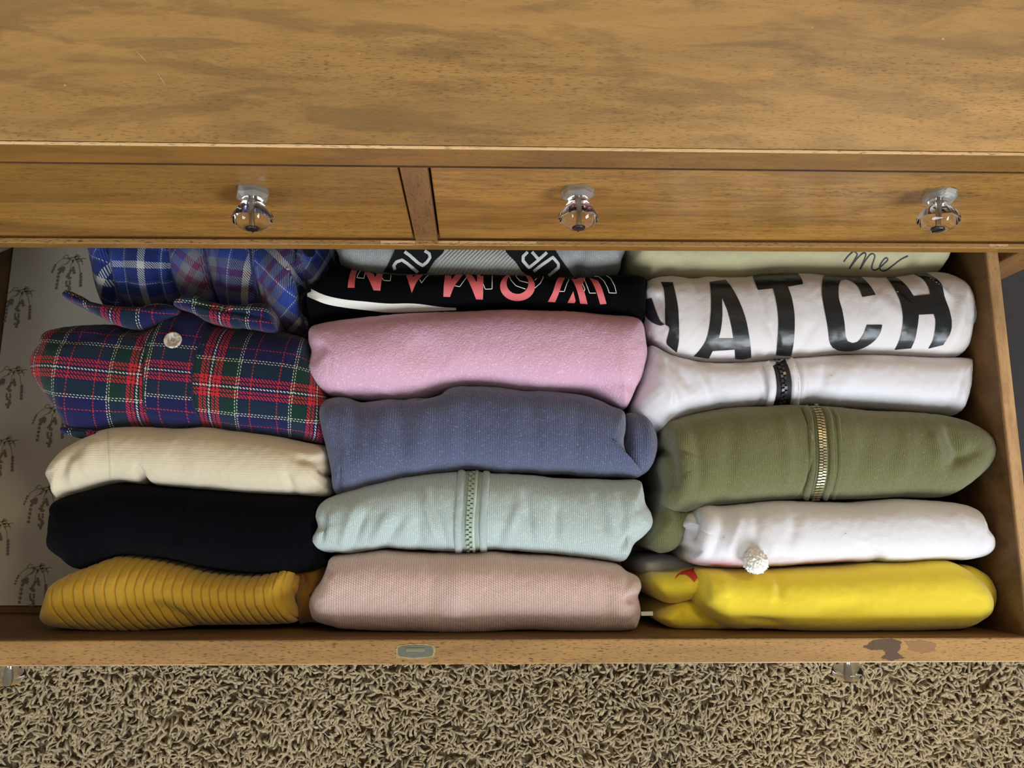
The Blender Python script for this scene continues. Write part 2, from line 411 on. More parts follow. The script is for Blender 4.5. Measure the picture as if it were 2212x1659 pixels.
bm = box(XO0, XI0, Y5 + .001, YB, -.212, -.0002, .0014)
dobj('side_board', bm, W_IN)
dobj('back_board', box(XO0, XO1, YB, YB + .012, -.212, -.012, .001), W_IN)
dobj('bottom_board', box(XI0, XI1, Y5, YB, -.212, -DD - .001), W_IN)
dobj('corner_batten', box(XI0, XI1, Y5 + .0012, Y5 + .008, -DD - .001, -DD + .008, .001), W_IN)
mat_metal = plain('old_lock_metal', (150, 152, 136), .42, .75, noise_amt=.5, bump=.3)
# mortised lock plate on the rim of the front board
lp = Matrix.Rotation(-PHI, 3, 'Z') @ at(898, 1407, 0)
def plate(rx, ry, z0, z1, m, name, jag=0):
    bm = bmesh.new(); top = []; bot = []
    N = 40
    for k in range(N):
        a = 2 * math.pi * k / N; c, s_ = math.cos(a), math.sin(a)
        q = (abs(c) ** 4.5 + abs(s_) ** 4.5) ** (-1 / 4.5)
        jr = 1 + jag * noise.noise(Vector((c * 5, s_ * 5, 3)))
        x = lp.x + rx * q * c * jr; y = lp.y + ry * (abs(c) ** 2.6 + abs(s_) ** 2.6) ** (-1 / 2.6) * s_ * jr
        top.append(bm.verts.new((x, y, z1))); bot.append(bm.verts.new((x, y, z0)))
    bm.faces.new(top); bm.faces.new(bot[::-1])
    for k in range(N): bm.faces.new((top[k], bot[k], bot[(k + 1) % N], top[(k + 1) % N]))
    return dobj(name, bm, m)
plate(.0184, .0067, -.001, .0003, plain('chipped_filler', (196, 176, 122), .9, noise_amt=.9, bump=.8), 'lock_mortise', .22)
plate(.0162, .0054, -.001, .0006, mat_metal, 'lock_plate', .05)
dobj('lock_bolt', box(lp.x - .009, lp.x + .0085, lp.y + .0002, lp.y + .003, 0, .0012, .0003), plain('lock_bolt_metal', (176, 170, 138), .35, .85))
# water-stained patch on the rim
ST = plain('dark_stain', (104, 80, 60), .55, noise_amt=.6)
def rim_patch(pts, z, mat, name):
    bm = bmesh.new(); R_ = Matrix.Rotation(-PHI, 3, 'Z')
    vs = []
    P = pts + [pts[0]]
    for i in range(len(pts)):
        for k in range(8):
            t_ = k / 8; x = P[i][0] + (P[i + 1][0] - P[i][0]) * t_; y = P[i][1] + (P[i + 1][1] - P[i][1]) * t_
            x += 5 * noise.noise(Vector((x * .3, y * .3, 0))) + 2.5 * noise.noise(Vector((x * .8, y * .8, 3))); y += 2.2 * noise.noise(Vector((x * .3, y * .3, 7))) + 1.5 * noise.noise(Vector((x * .9, y * .9, 9)))
            q = R_ @ at(x, y, 0); vs.append(bm.verts.new((q.x, q.y, z)))
    bm.faces.new(vs); bmesh.ops.triangulate(bm, faces=bm.faces)
    return dobj(name, bm, mat)
rim_patch([(1865, 1398), (1885, 1384), (1905, 1381), (1925, 1379), (1945, 1385), (1945, 1400), (1938, 1410), (1955, 1422), (1925, 1427), (1902, 1422), (1915, 1412), (1908, 1404), (1880, 1404)], .0003, ST, 'stain')
rim_patch([(1955, 1386), (1990, 1383), (2022, 1390), (2020, 1406), (1995, 1410), (1965, 1404)], .00015, plain('faint_stain', (160, 120, 78), .5, noise_amt=.3), 'stain')
for px in (10, 1838):
    q = Matrix.Rotation(-PHI, 3, 'Z') @ at(px, 1452, -.085)
    M = Matrix.Translation((q.x, Y6 - .0, -.092))
    for me, nm in zip(KM, ('knob', 'knob_bolt', 'knob_screw', 'knob_base')):
        o = bpy.data.objects.new(nm, me); S.collection.objects.link(o); o.parent = drawer; o.matrix_basis = M

# ------------------------------------------------------------ drawer liner with printed sprigs
ZL = -DD + .0005
PAPER = NT('liner_paper'); PAPER.base(PAPER.mix(PAPER.math('MULTIPLY', PAPER.noise(PAPER.coord('Object'), 9, 2), .3), lin((214, 208, 194)), lin((200, 194, 178))))
PAPER.b.inputs['Roughness'].default_value = .75
liner = empty('drawer_liner', (-.45, -.2, ZL)); tag(liner, 'cream paper drawer liner printed with small hanging lavender sprigs', 'drawer liner')
liner.rotation_euler = (0, 0, 0)
Rp = Matrix.Rotation(PHI, 3, 'Z')
bm = bmesh.new()
nx, ny = 30, 16; grid = []
for j in range(ny + 1):
    row = []
    for i in range(nx + 1):
        x = XI0 + .0015 + (XI1 - XI0 - .003) * i / nx; y = Y5 + .0095 + (YB - .003 - Y5 - .0095) * j / ny
        z = ZL + .0003 * (1 + noise.noise(Vector((x * 9, y * 9, 2))))
        row.append(bm.verts.new(Rp @ Vector((x, y, z))))
    grid.append(row)
for j in range(ny):
    for i in range(nx): bm.faces.new((grid[j][i], grid[j][i + 1], grid[j + 1][i + 1], grid[j + 1][i]))
me = obj('paper_sheet', bm, PAPER.m, liner, True)
# loose flap of the paper folded up against the left side board
bm = bmesh.new()
def atX(px, py, x0):
    d = ray(px, py); n_ = Rp @ Vector((1, 0, 0)); k = (x0 - n_.dot(CAM)) / n_.dot(d); return CAM + d * k
f0, f1 = atX(29, 533, XI0 + .001), atX(0, 545, XI0 + .001)
f2 = f0 + (f1 - f0) * 2.6
fl = [f0, f1, f2, Vector((f2.x + .002, .09, f2.z)), Vector((f0.x + .0012, .09, f0.z))]
bm.faces.new([bm.verts.new(p) for p in fl]); r = bmesh.ops.extrude_face_region(bm, geom=bm.faces[:])
bmesh.ops.translate(bm, verts=[v for v in r['geom'] if isinstance(v, bmesh.types.BMVert)], vec=(.0005, 0, 0))
obj('paper_flap', bm, PAPER.m, liner)
INK_G = plain('ink_green', (150, 150, 108), .8); INK_P = plain('ink_mauve', (136, 116, 118), .8); INK_B = plain('ink_umber', (134, 124, 100), .8)
def sprig_mesh():
    bm = bmesh.new(); r = random.Random(3)
    def stroke(pts, w, mi):
        pts = [Vector((*p, 0)) for p in pts]; out = []
        for k in range(len(pts) - 1):
            for j in range(4): out.append(pts[k].lerp(pts[k + 1], j / 4))
        out.append(pts[-1]); prev = None
        for k, p in enumerate(out):
            t_ = (out[min(k + 1, len(out) - 1)] - out[max(k - 1, 0)]).normalized(); n_ = Vector((-t_.y, t_.x, 0))
            ww = w * (1 - .6 * k / len(out))
            a, b = bm.verts.new(p + n_ * ww), bm.verts.new(p - n_ * ww)
            if prev: f = bm.faces.new((prev[0], a, b, prev[1])); f.material_index = mi
            prev = (a, b)
    def blob(x, y, s, mi):
        c = 5; vs = []; z = .00002 * r.randint(1, 9)
        for k in range(c * 2):
            a = math.pi * k / c + r.uniform(-.15, .15); q = 1.3 * s * (1.0 if k % 2 == 0 else .62) * r.uniform(.85, 1.1)
            vs.append(bm.verts.new((x + q * math.cos(a), y + q * math.sin(a), z)))
        bm.faces.new(vs).material_index = mi
    # arching stems (green)
    stroke([(-.004, .012), (.000, .020), (.008, .021), (.014, .016), (.016, .010)], .0005, 0)
    stroke([(.000, .018), (-.008, .019), (-.014, .015), (-.019, .009)], .0005, 0)
    stroke([(.002, .019), (-.002, .013), (-.009, .010), (-.012, .004)], .0005, 0)
    stroke([(.004, .017), (.001, .010), (.001, .002)], .0005, 0)
    stroke([(.006, .018), (.011, .011), (.013, .002), (.015, -.006)], .0005, 0)
    for k in range(11):
        a = r.uniform(.2, 2.9); x = r.uniform(-.010, .012); y = .012 + r.uniform(0, .009)
        stroke([(x, y), (x + .005 * math.cos(a), y + .004 * math.sin(a)), (x + .008 * math.cos(a - .5), y + .004 * math.sin(a) - .001)], .0006, 0)
    for y in np.linspace(.002, -.028, 10):
        for _ in range(2): blob(r.uniform(-.0028, .0028) * (1 - abs(y + .012) * 15), y + r.uniform(-.001, .001), r.uniform(.0013, .0018), 2)
    for k, y in enumerate(np.linspace(.004, -.020, 6)): blob(-.0125 - .0003 * k, y, .0019, 1 if k % 2 else 2)
    for y in (.006, .003): blob(-.008, y, .0024, 1); blob(-.011, y - .001, .002, 1)
    for k, y in enumerate(np.linspace(-.002, -.017, 5)): blob(.0145 + .0002 * k, y, .0019, 1)
    for k in range(4): blob(-.018 - .001 * k, .010 - .003 * k, .0013, 1)
    for k in range(3): blob(.004 + .001 * k, .006 - .003 * k, .0018, 2)
    me = bpy.data.meshes.new('printed_sprig'); bm.to_mesh(me); bm.free()
    for m in (INK_G, INK_P, INK_B): me.materials.append(m)
    return me
SM = sprig_mesh()
spots = [(150, 590), (40, 660), (22, 832), (110, 915), (2, 985), (92, 1090), (-8, 1165), (73, 1262), (170, 760), (-60, 740)]
for (a, b) in spots:
    p = at(a, b, ZL); o = link('printed_sprig', SM, liner); o.matrix_basis = Matrix.Translation((p.x, p.y, ZL + .0009))
# small bracket at the left foot of the front board
p = at(8, 1352, -.12)
brk = dobj('corner_bracket', box(XI0 + .002, XI0 + .02, Y5 + .0008, Y5 + .0022, -.135, -.128, .0004), mat_metal)

# ------------------------------------------------------------ garments
def smooth_closed(pts, step):
    P = [Vector((p[0], p[1])) for p in pts]; n = len(P); out = []
    for i in range(n):
        p0, p1, p2, p3 = P[i - 1], P[i], P[(i + 1) % n], P[(i + 2) % n]
        m = max(2, int((p2 - p1).length / .002))
        for k in range(m):
            t = k / m
            out.append(.5 * ((2 * p1) + (-p0 + p2) * t + (2 * p0 - 5 * p1 + 4 * p2 - p3) * t * t + (-p0 + 3 * p1 - 3 * p2 + p3) * t ** 3))
    # resample by length
    L = [0]
    for i in range(len(out)): L.append(L[-1] + (out[(i + 1) % len(out)] - out[i]).length)
    N = max(24, int(L[-1] / step)); res = []; j = 0
    for k in range(N):
        s = L[-1] * k / N
        while L[j + 1] < s: j += 1
        a = out[j % len(out)]; b = out[(j + 1) % len(out)]; f = (s - L[j]) / max(1e-9, L[j + 1] - L[j])
        res.append(a.lerp(b, f))
    return res

def pillow(name, pts_px, mat, parent=None, ztop=-.014, drop=.042, zbot=None, step=.0017, rings=26, n=2.2, wr=.0016, wscale=(26, 9),
           seed=0, creases=(), endr=.75, wrot=0, ze=None, flat=0, grooves=(), uvf=None, label=None, cat=None, fine=.0004, hfun=None, skirt_in=.06, cs=1.45):
    """a folded garment standing on edge: rounded ridge over its outline, sides running down to the drawer floor"""
    zbot = ZL + .0012 if zbot is None else zbot
    ze = ztop - drop * .55 if ze is None else ze
    O = smooth_closed([at(a, b, ze).xy for a, b in pts_px], step)
    xs = [p.x for p in O]; x0, x1 = min(xs), max(xs)
    # spine from sampled mid heights
    K = 60; mid = []; hw = []
    for k in range(K + 1):
        x = x0 + (x1 - x0) * (k + .5) / (K + 1); ys = []
        for i in range(len(O)):
            a, b = O[i], O[(i + 1) % len(O)]
            if (a.x - x) * (b.x - x) <= 0 and a.x != b.x: ys.append(a.y + (b.y - a.y) * (x - a.x) / (b.x - a.x))
        mid.append((min(ys) + max(ys)) / 2 if ys else 0); hw.append((max(ys) - min(ys)) / 2 if ys else 0)
    mid = np.array(mid); ker = np.ones(9) / 9; midp = np.concatenate([[mid[0]] * 4, mid, [mid[-1]] * 4]); mid = np.convolve(midp, ker, 'valid')
    W = max(hw); xa, xb = x0 + W * endr, x1 - W * endr
    if xa > xb: xa = xb = (x0 + x1) / 2
    gx = np.array([x0 + (x1 - x0) * (k + .5) / (K + 1) for k in range(K + 1)])
    V = []; UV = []; N = len(O)
    prof = []
    for r in range(rings + 1):
        th = (r / rings) * math.pi / 2; rho = math.sin(th); rho = max(rho, flat * r / rings)
        prof.append((rho, -drop * (1 - (max(0, 1 - rho ** n)) ** (1 / n))))
    arc = [0]
    for r in range(1, rings + 1): arc.append((prof[r][0], prof[r][1]))
    for r in range(rings + 1):
        for p in O:
            # both flanks meet in the same snapped points along the spine
            sx = xa + round((min(max(p.x, xa), xb) - xa) / step) * step
            S_ = Vector((sx, float(np.interp(sx, gx, mid))))
            rho, dz = prof[r]
            q = S_.lerp(p, rho); V.append((q.x, q.y, ztop + dz))
            dist = (p - S_).length; al = 0
            UV.append((S_, p, dist, r))
    # arc length along profile per outline point
    uvl = []
    al_cache = {}
    for (S_, p, dist, r) in UV:
        key = (round(dist, 4), r)
        if key not in al_cache:
            s = 0
            for k in range(1, r + 1):
                s += math.hypot((prof[k][0] - prof[k - 1][0]) * dist, prof[k][1] - prof[k - 1][1])
            al_cache[key] = s
        d = (p - S_) / max(dist, 1e-6); u = S_ + d * al_cache[key]; uvl.append((u.x, u.y))
    # skirt
    zs = ztop - drop; sk = 6
    cen = Vector(((x0 + x1) / 2, float(mid.mean())))
    for k in range(1, sk + 1):
        t = k / sk
        for i, p in enumerate(O):
            S_ = UV[i][0]; q = p.lerp(S_, skirt_in * t); V.append((q.x, q.y, zs + (zbot - zs) * t))
            u = uvl[rings * N + i]; d = (p - S_) / max((p - S_).length, 1e-6)
            uvl.append((u[0] + d.x * (zs - zbot) * t, u[1] + d.y * (zs - zbot) * t))
    R = rings + 1 + sk; faces = []
    for r in range(R - 1):
        if r == 0: pass
        for i in range(N):
            j = (i + 1) % N; faces.append((r * N + i, (r + 1) * N + i, (r + 1) * N + j, r * N + j))
    me = bpy.data.meshes.new(name); me.from_pydata(V, [], faces); me.update()
    N0 = N; vn = np.zeros(len(V) * 3); me.vertices.foreach_get('normal', vn); vn = vn.reshape(-1, 3)
    co = np.array(V)
    if vn[N * 12:N * 14, 2].mean() < 0:
        me.flip_normals(); vn = -vn
    for q_ in range(3):
        f_ = q_ / 3; seg = vn[N * q_:N * (q_ + 1)] * f_ + np.array([0, 0, 1.0]) * (1 - f_)
        vn[N * q_:N * (q_ + 1)] = seg / np.linalg.norm(seg, axis=1)[:, None]
    # world-space creases
    CR = []
    for c in creases:
        (ax, ay), (bx_, by), wpx, dep = c
        A = at(ax, ay, ztop - .006); B = at(bx_, by, ztop - .006); CR.append((A.x, A.y, B.x, B.y, wpx / 2050., dep / 1000. * cs))
    disp = np.zeros(len(V))
    cr_, sr_ = math.cos(wrot), math.sin(wrot)
    fade = np.ones(len(V)); 
    for i in range(len(V)):
        x, y, z = V[i]; xx = x * cr_ - y * sr_; yy = x * sr_ + y * cr_
        a = noise.noise(Vector((xx * wscale[0], yy * wscale[1], seed * 3.1 + z * 6)))
        b = noise.noise(Vector((xx * wscale[0] * 2.3, yy * wscale[1] * 2.6, seed * 5.7 + z * 9)))
        disp[i] = wr * (a * 1.3 + .45 * b) + fine * noise.noise(Vector((x * 160, y * 160, z * 160)))
    for (ax, ay, bx_, by, w_, dep) in CR:
        dx, dy = bx_ - ax, by - ay; LL = dx * dx + dy * dy + 1e-12
        t = np.clip(((co[:, 0] - ax) * dx + (co[:, 1] - ay) * dy) / LL, 0, 1)
        d2 = (co[:, 0] - ax - t * dx) ** 2 + (co[:, 1] - ay - t * dy) ** 2
        tp = 1 - .75 * np.abs(2 * t - 1) ** 3
        disp += dep * tp * np.exp(-d2 / (w_ * w_))
    if hfun is not None: disp += hfun(co, np.array(uvl))
    # keep the collapsed centre ring tidy
    co2 = co + vn * disp[:, None]
    co2[(rings + 1) * N:, :] = np.where(np.isnan(co2[(rings + 1) * N:, :]), co[(rings + 1) * N:, :], co2[(rings + 1) * N:, :])
    # the cloth presses flat against the drawer's sides instead of passing through them
    cp, sp_ = math.cos(PHI), math.sin(PHI)
    lx = co2[:, 0] * cp + co2[:, 1] * sp_; ly = -co2[:, 0] * sp_ + co2[:, 1] * cp
    lx = np.clip(lx, XI0 + .002, XI1 - .0025); ly = np.clip(ly, np.where(co2[:, 2] < -DD + .012, Y5 + .0095, Y5 + .0014), YB - .003)
    co2[:, 0] = lx * cp - ly * sp_; co2[:, 1] = lx * sp_ + ly * cp
    me.vertices.foreach_set('co', co2.reshape(-1)); me.update()
    uvm = me.uv_layers.new(name='UVMap'); li = np.zeros(len(me.loops), dtype=np.int32); me.loops.foreach_get('vertex_index', li)
    ua = np.array(uvl)
    if uvf is not None: ua = uvf(ua, co)
    uvm.data.foreach_set('uv', ua[li].reshape(-1).astype(np.float32))
    me.polygons.foreach_set('use_smooth', [True] * len(me.polygons)); me.materials.append(mat)
    bmm = bmesh.new(); bmm.from_mesh(me)
    # close the ridge seam and the base
    bmesh.ops.remove_doubles(bmm, verts=[v for v in bmm.verts if v.index < N * 2], dist=.00004)
    eb = [e for e in bmm.edges if e.is_boundary]
    try: bmesh.ops.holes_fill(bmm, edges=eb, sides=0)
    except Exception: pass
    bmm.to_mesh(me); bmm.free()
    if me.polygons: me.polygons.foreach_set('use_smooth', [True] * len(me.polygons))
    o = link(name, me, parent)
    if label: tag(o, label, cat)
    return o

class Surf:
    def __init__(s, *objs):
        V = []; P = []
        for o in objs:
            b = len(V); V += [v.co.copy() for v in o.data.vertices]; P += [[i + b for i in p.vertices] for p in o.data.polygons if len(p.vertices) <= 4]
        s.t = BVHTree.FromPolygons(V, P)
    def hit(s, x, y, off=.0005):
        d = ray(x, y); h, nn, i, dd = s.t.ray_cast(CAM, d)
        if h is None: return None, None
        if nn.dot(d) > 0: nn = -nn
        return h + nn * off, nn
def soften(r):
    n = len(r); out = []; P = [Vector((a, b)) for a, b in r]; sharp = []
    for i in range(n):
        a = (P[i] - P[i - 1]); b = (P[(i + 1) % n] - P[i]); sharp.append(a.length < 1e-6 or b.length < 1e-6 or a.angle(b) > .62)
    for i in range(n):
        p0, p1, p2, p3 = P[i - 1], P[i], P[(i + 1) % n], P[(i + 2) % n]
        if sharp[i]: p0 = p1 * 2 - p2
        if sharp[(i + 1) % n]: p3 = p2 * 2 - p1
        m = 1 if (sharp[i] and sharp[(i + 1) % n]) else 5
        for k in range(m):
            t = k / m; q = .5 * ((2 * p1) + (-p0 + p2) * t + (2 * p0 - 5 * p1 + 4 * p2 - p3) * t * t + (-p0 + 3 * p1 - 3 * p2 + p3) * t ** 3)
            out.append((q.x, q.y))
    return out
def decal(name, surf, polys, mat, parent, off=.0005, cell=5, thick=0):
    """flat print pressed onto the cloth: outlines in photo pixels, cut fine and laid on the surface"""
    bm = bmesh.new(); uvl = bm.loops.layers.uv.new('UVMap')
    for poly in polys:
        rings_ = poly if isinstance(poly[0][0], (tuple, list)) else [poly]
        rings_ = [[Vector((a, b, 0)) for a, b in soften(r)] for r in rings_]
        tess = tessellate_polygon(rings_); flat = [v for r in rings_ for v in r]
        vs = [bm.verts.new(v) for v in flat]
        for t in tess:
            try: bm.faces.new([vs[i] for i in t])
            except ValueError: pass
    xs = [v.co.x for v in bm.verts]; ys = [v.co.y for v in bm.verts]
    g = min(xs) + cell
    while g < max(xs):
        bmesh.ops.bisect_plane(bm, geom=bm.verts[:] + bm.edges[:] + bm.faces[:], plane_co=(g, 0, 0), plane_no=(1, 0, 0)); g += cell
    g = min(ys) + cell
    while g < max(ys):
        bmesh.ops.bisect_plane(bm, geom=bm.verts[:] + bm.edges[:] + bm.faces[:], plane_co=(0, g, 0), plane_no=(0, 1, 0)); g += cell
    dead = []
    for v in bm.verts:
        h, nn = surf.hit(v.co.x, v.co.y, off)
        if h is None: dead.append(v)
        else: v.co = h
    bmesh.ops.delete(bm, geom=dead, context='VERTS')
    # drop faces stretched over a ridge to something lower
    bad = [f for f in bm.faces if max(e.calc_length() for e in f.edges) > .014]
    bmesh.ops.delete(bm, geom=bad, context='FACES')
    for f in bm.faces:
        for l in f.loops: l[uvl].uv = (l.vert.co.x, l.vert.co.y * 1.08)
    if thick:
        bmesh.ops.solidify(bm, geom=bm.faces[:], thickness=thick)
    return obj(name, bm, mat, parent, True)
def dens(path, st):
    out = []
    P = [Vector(p) for p in path]
    for i in range(len(P) - 1):
        p0 = P[max(i - 1, 0)]; p1 = P[i]; p2 = P[i + 1]; p3 = P[min(i + 2, len(P) - 1)]
        m = max(1, int((p2 - p1).length / st))
        for k in range(m):
            t = k / m
            out.append(.5 * ((2 * p1) + (-p0 + p2) * t + (2 * p0 - 5 * p1 + 4 * p2 - p3) * t * t + (-p0 + 3 * p1 - 3 * p2 + p3) * t ** 3))
    out.append(P[-1]); return out
def ribbon(name, surf, paths, wpx, mat, parent, off=.0005, arch=0, cross=2, st=3, straight=False):
    bm = bmesh.new()
    for path in paths:
        D = dens(path, st) ; prev = None; strips = []
        if straight:
            D = []
            for i in range(len(path) - 1):
                a, b = Vector(path[i]), Vector(path[i + 1]); m = max(1, int((b - a).length / st)); D += [a.lerp(b, k / m) for k in range(m)]
            D.append(Vector(path[-1]))
        for k, p in enumerate(D):
            t = D[min(k + 1, len(D) - 1)] - D[max(k - 1, 0)]
            if t.length < 1e-6: continue
            t.normalize(); nn_ = Vector((-t.y, t.x)); row = []
            for c in range(cross + 1):
                f = c / cross * 2 - 1; q = p + nn_ * (f * wpx / 2)
                h, n_ = surf.hit(q.x, q.y, off + arch * math.sqrt(max(0, 1 - abs(f) ** 2.5)))
                if h is None:
                    for v in row: bm.verts.remove(v)
                    row = None; break
                row.append(bm.verts.new(h))
            if row and prev and (row[0].co - prev[0].co).length < .012: strips[-1].append(row)
            elif row: strips.append([row])
            prev = row
        if not strips: continue
        best = max(strips, key=len)
        for a_, b_ in zip(best, best[1:]):
            for c in range(cross): bm.faces.new((a_[c], a_[c + 1], b_[c + 1], b_[c]))
        keep = {v for q_ in best for v in q_}
        for v in [v for st_ in strips for q_ in st_ for v in q_ if v not in keep]: bm.verts.remove(v)
    return obj(name, bm, mat, parent, True)
def zip_teeth(surf, path, mat, parent, pitch=4.4, wpx=9, size=(.0019, .0011, .0013), off=.0012, name='zipper_teeth'):
    D = dens(path, 1.0); bm = bmesh.new(); acc = 0; side = 1; last = D[0]
    for k in range(1, len(D)):
        acc += (D[k] - D[k - 1]).length
        if acc >= pitch:
            acc = 0; t = (D[min(k + 2, len(D) - 1)] - D[k - 2 if k > 1 else 0]).normalized(); nn_ = Vector((-t.y, t.x))
            c = D[k]
            for sd in (1, -1):
                q = c + nn_ * sd * wpx * .26 + t * (pitch / 2 if sd > 0 else 0)
                h, n_ = surf.hit(q.x, q.y, off)
                h2, _ = surf.hit(q.x + t.x * 2, q.y + t.y * 2, off)
                if h is None or h2 is None: continue
                y_ = (h2 - h).normalized(); x_ = y_.cross(n_).normalized(); M = Matrix((x_, y_, n_)).transposed().to_4x4(); M.translation = h
                r = bmesh.ops.create_cube(bm, size=1)
                for v in r['verts']: v.co = M @ Vector((v.co.x * size[0], v.co.y * size[1], v.co.z * size[2]))
    o = obj(name, bm, mat, parent); tag(o, kind='stuff'); return o

PX = 1 / 2080.
NAVY = lin((24, 27, 78)); GRN = lin((16, 52, 42)); RED = lin((205, 46, 42)); WHT = lin((215, 215, 196)); DN = lin((24, 22, 56))
tart = []
for p, c in ((0, WHT), (.014, DN), (.05, RED), (.10, DN), (.12, RED), (.19, NAVY), (.215, GRN), (.45, GRN), (.47, WHT), (.486, GRN), (.512, WHT), (.528, NAVY), (.74, RED), (.76, NAVY)):
    tart.append((p, c))
TARTAN = plaid('tartan_flannel', tart, 225 * PX, rot=.10, shift=(.266, .169), twill=300, soft=.12)
BL = lin((58, 80, 168)); DB = lin((34, 50, 112)); GY = lin((120, 122, 132)); BG = lin((112, 56, 86)); CW = lin((196, 198, 190))
BLUEP = plaid('blue_flannel', [(0, CW), (.06, DB), (.30, BL), (.34, CW), (.36, BL), (.62, GY), (.80, BG), (.92, GY)], .104, rot=.0, shift=(.03, .01), twill=420, soft=.15)

M_CREAM = cloth('cream_knit', (222, 208, 178), nap=.45, knit=620, knit_rot=math.pi / 2, mott=.2, kw=.0006)
M_BLACKK = cloth('black_wool', (9, 9, 14), (6, 6, 10), nap=.7, speck=(16, 18, 30), mott=.5, sheen=.02)
M_MUST = cloth('mustard_knit', (208, 166, 54), (194, 150, 44), nap=.35, fuzz=1100)
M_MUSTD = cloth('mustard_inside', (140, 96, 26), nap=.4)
M_GREY = cloth('grey_marl', (164, 164, 160), (140, 142, 144), speck=(205, 205, 200), nap=.5, mott=.5, knit=500)
M_BLACK = cloth('black_jersey', (7, 7, 10), nap=.3, sheen=.02)
M_PINK = cloth('pink_fleece', (218, 172, 196), (204, 156, 182), speck=(244, 206, 220), nap=.8, fuzz=520, kw=.0016)
M_BLUE = cloth('slate_blue_fleece', (86, 93, 124), (75, 81, 108), speck=(128, 136, 172), nap=.7, fuzz=700, knit=430, kw=.0009)
M_MINT = cloth('mint_fleece', (184, 200, 197), (170, 186, 183), speck=(222, 232, 224), nap=.6, fuzz=700, knit=520, kw=.0009)
M_BLUSH = cloth('blush_knit', (222, 192, 182), (204, 172, 162), speck=(238, 212, 206), nap=.7, fuzz=650, knit=440, kw=.0009)
M_BEIGE = cloth('beige_knit', (206, 198, 158), nap=.4, knit=600, kw=.0006)
M_WHITE = cloth('white_jersey', (222, 218, 220), (212, 204, 196), nap=.3, mott=.35, sheen=.2, fuzz=500)
M_WHITE2 = cloth('white_satin_jersey', (220, 219, 226), (210, 209, 216), nap=.12, mott=.2, sheen=.2, rough=.6)
M_OLIVE = cloth('olive_fleece', (112, 112, 72), (98, 98, 58), speck=(140, 142, 104), nap=.6, fuzz=800, knit=560, kw=.0008)
M_YEL = cloth('yellow_jersey', (238, 214, 58), (232, 204, 48), nap=.25, mott=.2)
M_PRINT = plain('black_print', (24, 27, 29), .34, noise_amt=.2, bump=.15)
M_CORAL = plain('coral_print', (214, 96, 98), .6, noise_amt=.1, bump=.1)
M_WPRINT = plain('white_print', (232, 230, 220), .55, noise_amt=.08)
M_INK = plain('pen_ink', (40, 36, 48), .6)

# ---- left column
def tartan_uv(ua, co):
    c = ua.copy(); c[:, 0] -= .038 / (1 + np.exp((co[:, 0] - at(335, 800, -.03).x) / .0006)); return c
def blue_uv(ua, co):
    c = ua.copy(); pan = np.array([at(p, 600, -.03).x for p in (238, 365, 445, 545, 650)])
    k = np.searchsorted(pan, co[:, 0])
    ang = np.array([.5, .03, .62, .16, .75, .3])[k]; ox = np.array([0, .021, .05, .012, .07, .03])[k]
    c[:, 0] = ua[:, 0] * np.cos(ang) - ua[:, 1] * np.sin(ang) + ox; c[:, 1] = ua[:, 0] * np.sin(ang) + ua[:, 1] * np.cos(ang) + ox * .6
    return c
cl = []
for x in (238, 268, 335, 365, 445, 470, 545, 560, 640, 655): cl.append(((x - 6, 500), (x + 10, 690), 6 if x in (238, 365, 445, 545, 640) else 4, -4.5 if x in (238, 365, 445, 545, 640) else -1.6))
for x in (215, 300, 405, 500, 600): cl.append(((x, 500), (x + 8, 680), 26, 4.5))
blue_shirt = pillow('plaid_shirt', [(178, 500), (182, 545), (196, 600), (212, 650), (240, 672), (330, 668), (420, 660), (480, 668), (560, 690), (610, 712), (650, 722), (668, 700), (655, 655), (668, 620), (700, 590), (718, 560), (722, 500), (600, 478), (400, 470), (250, 475)],
    BLUEP, ztop=-.030, drop=.055, wr=.001, creases=cl, uvf=blue_uv, n=1.9,
    label='blue and grey checked flannel shirt gathered in pleats at the back of the drawer', cat='shirt')
sf = Surf(blue_shirt)
BSEAM = plain('blue_seam', (52, 60, 110), .9)
for q_ in ([(540, 538), (546, 600), (556, 660)], [(440, 538), (452, 600), (470, 655)]): ribbon('placket_seam', sf, [q_], 5, BSEAM, blue_shirt, .0004, .0006)
bm = bmesh.new(); bmesh.ops.create_cone(bm, cap_ends=True, segments=24, radius1=.0065, radius2=.0060, depth=.0022)
h, nn = sf.hit(668, 543, .001)
if h is None: h, nn = at(668, 543, -.05), Vector((0, 0, 1))
bmesh.ops.transform(bm, verts=bm.verts, matrix=Matrix.Translation(h) @ nn.to_track_quat('Z', 'Y').to_matrix().to_4x4())
obj('button', bm, plain('navy_button', (28, 32, 52), .25), blue_shirt)

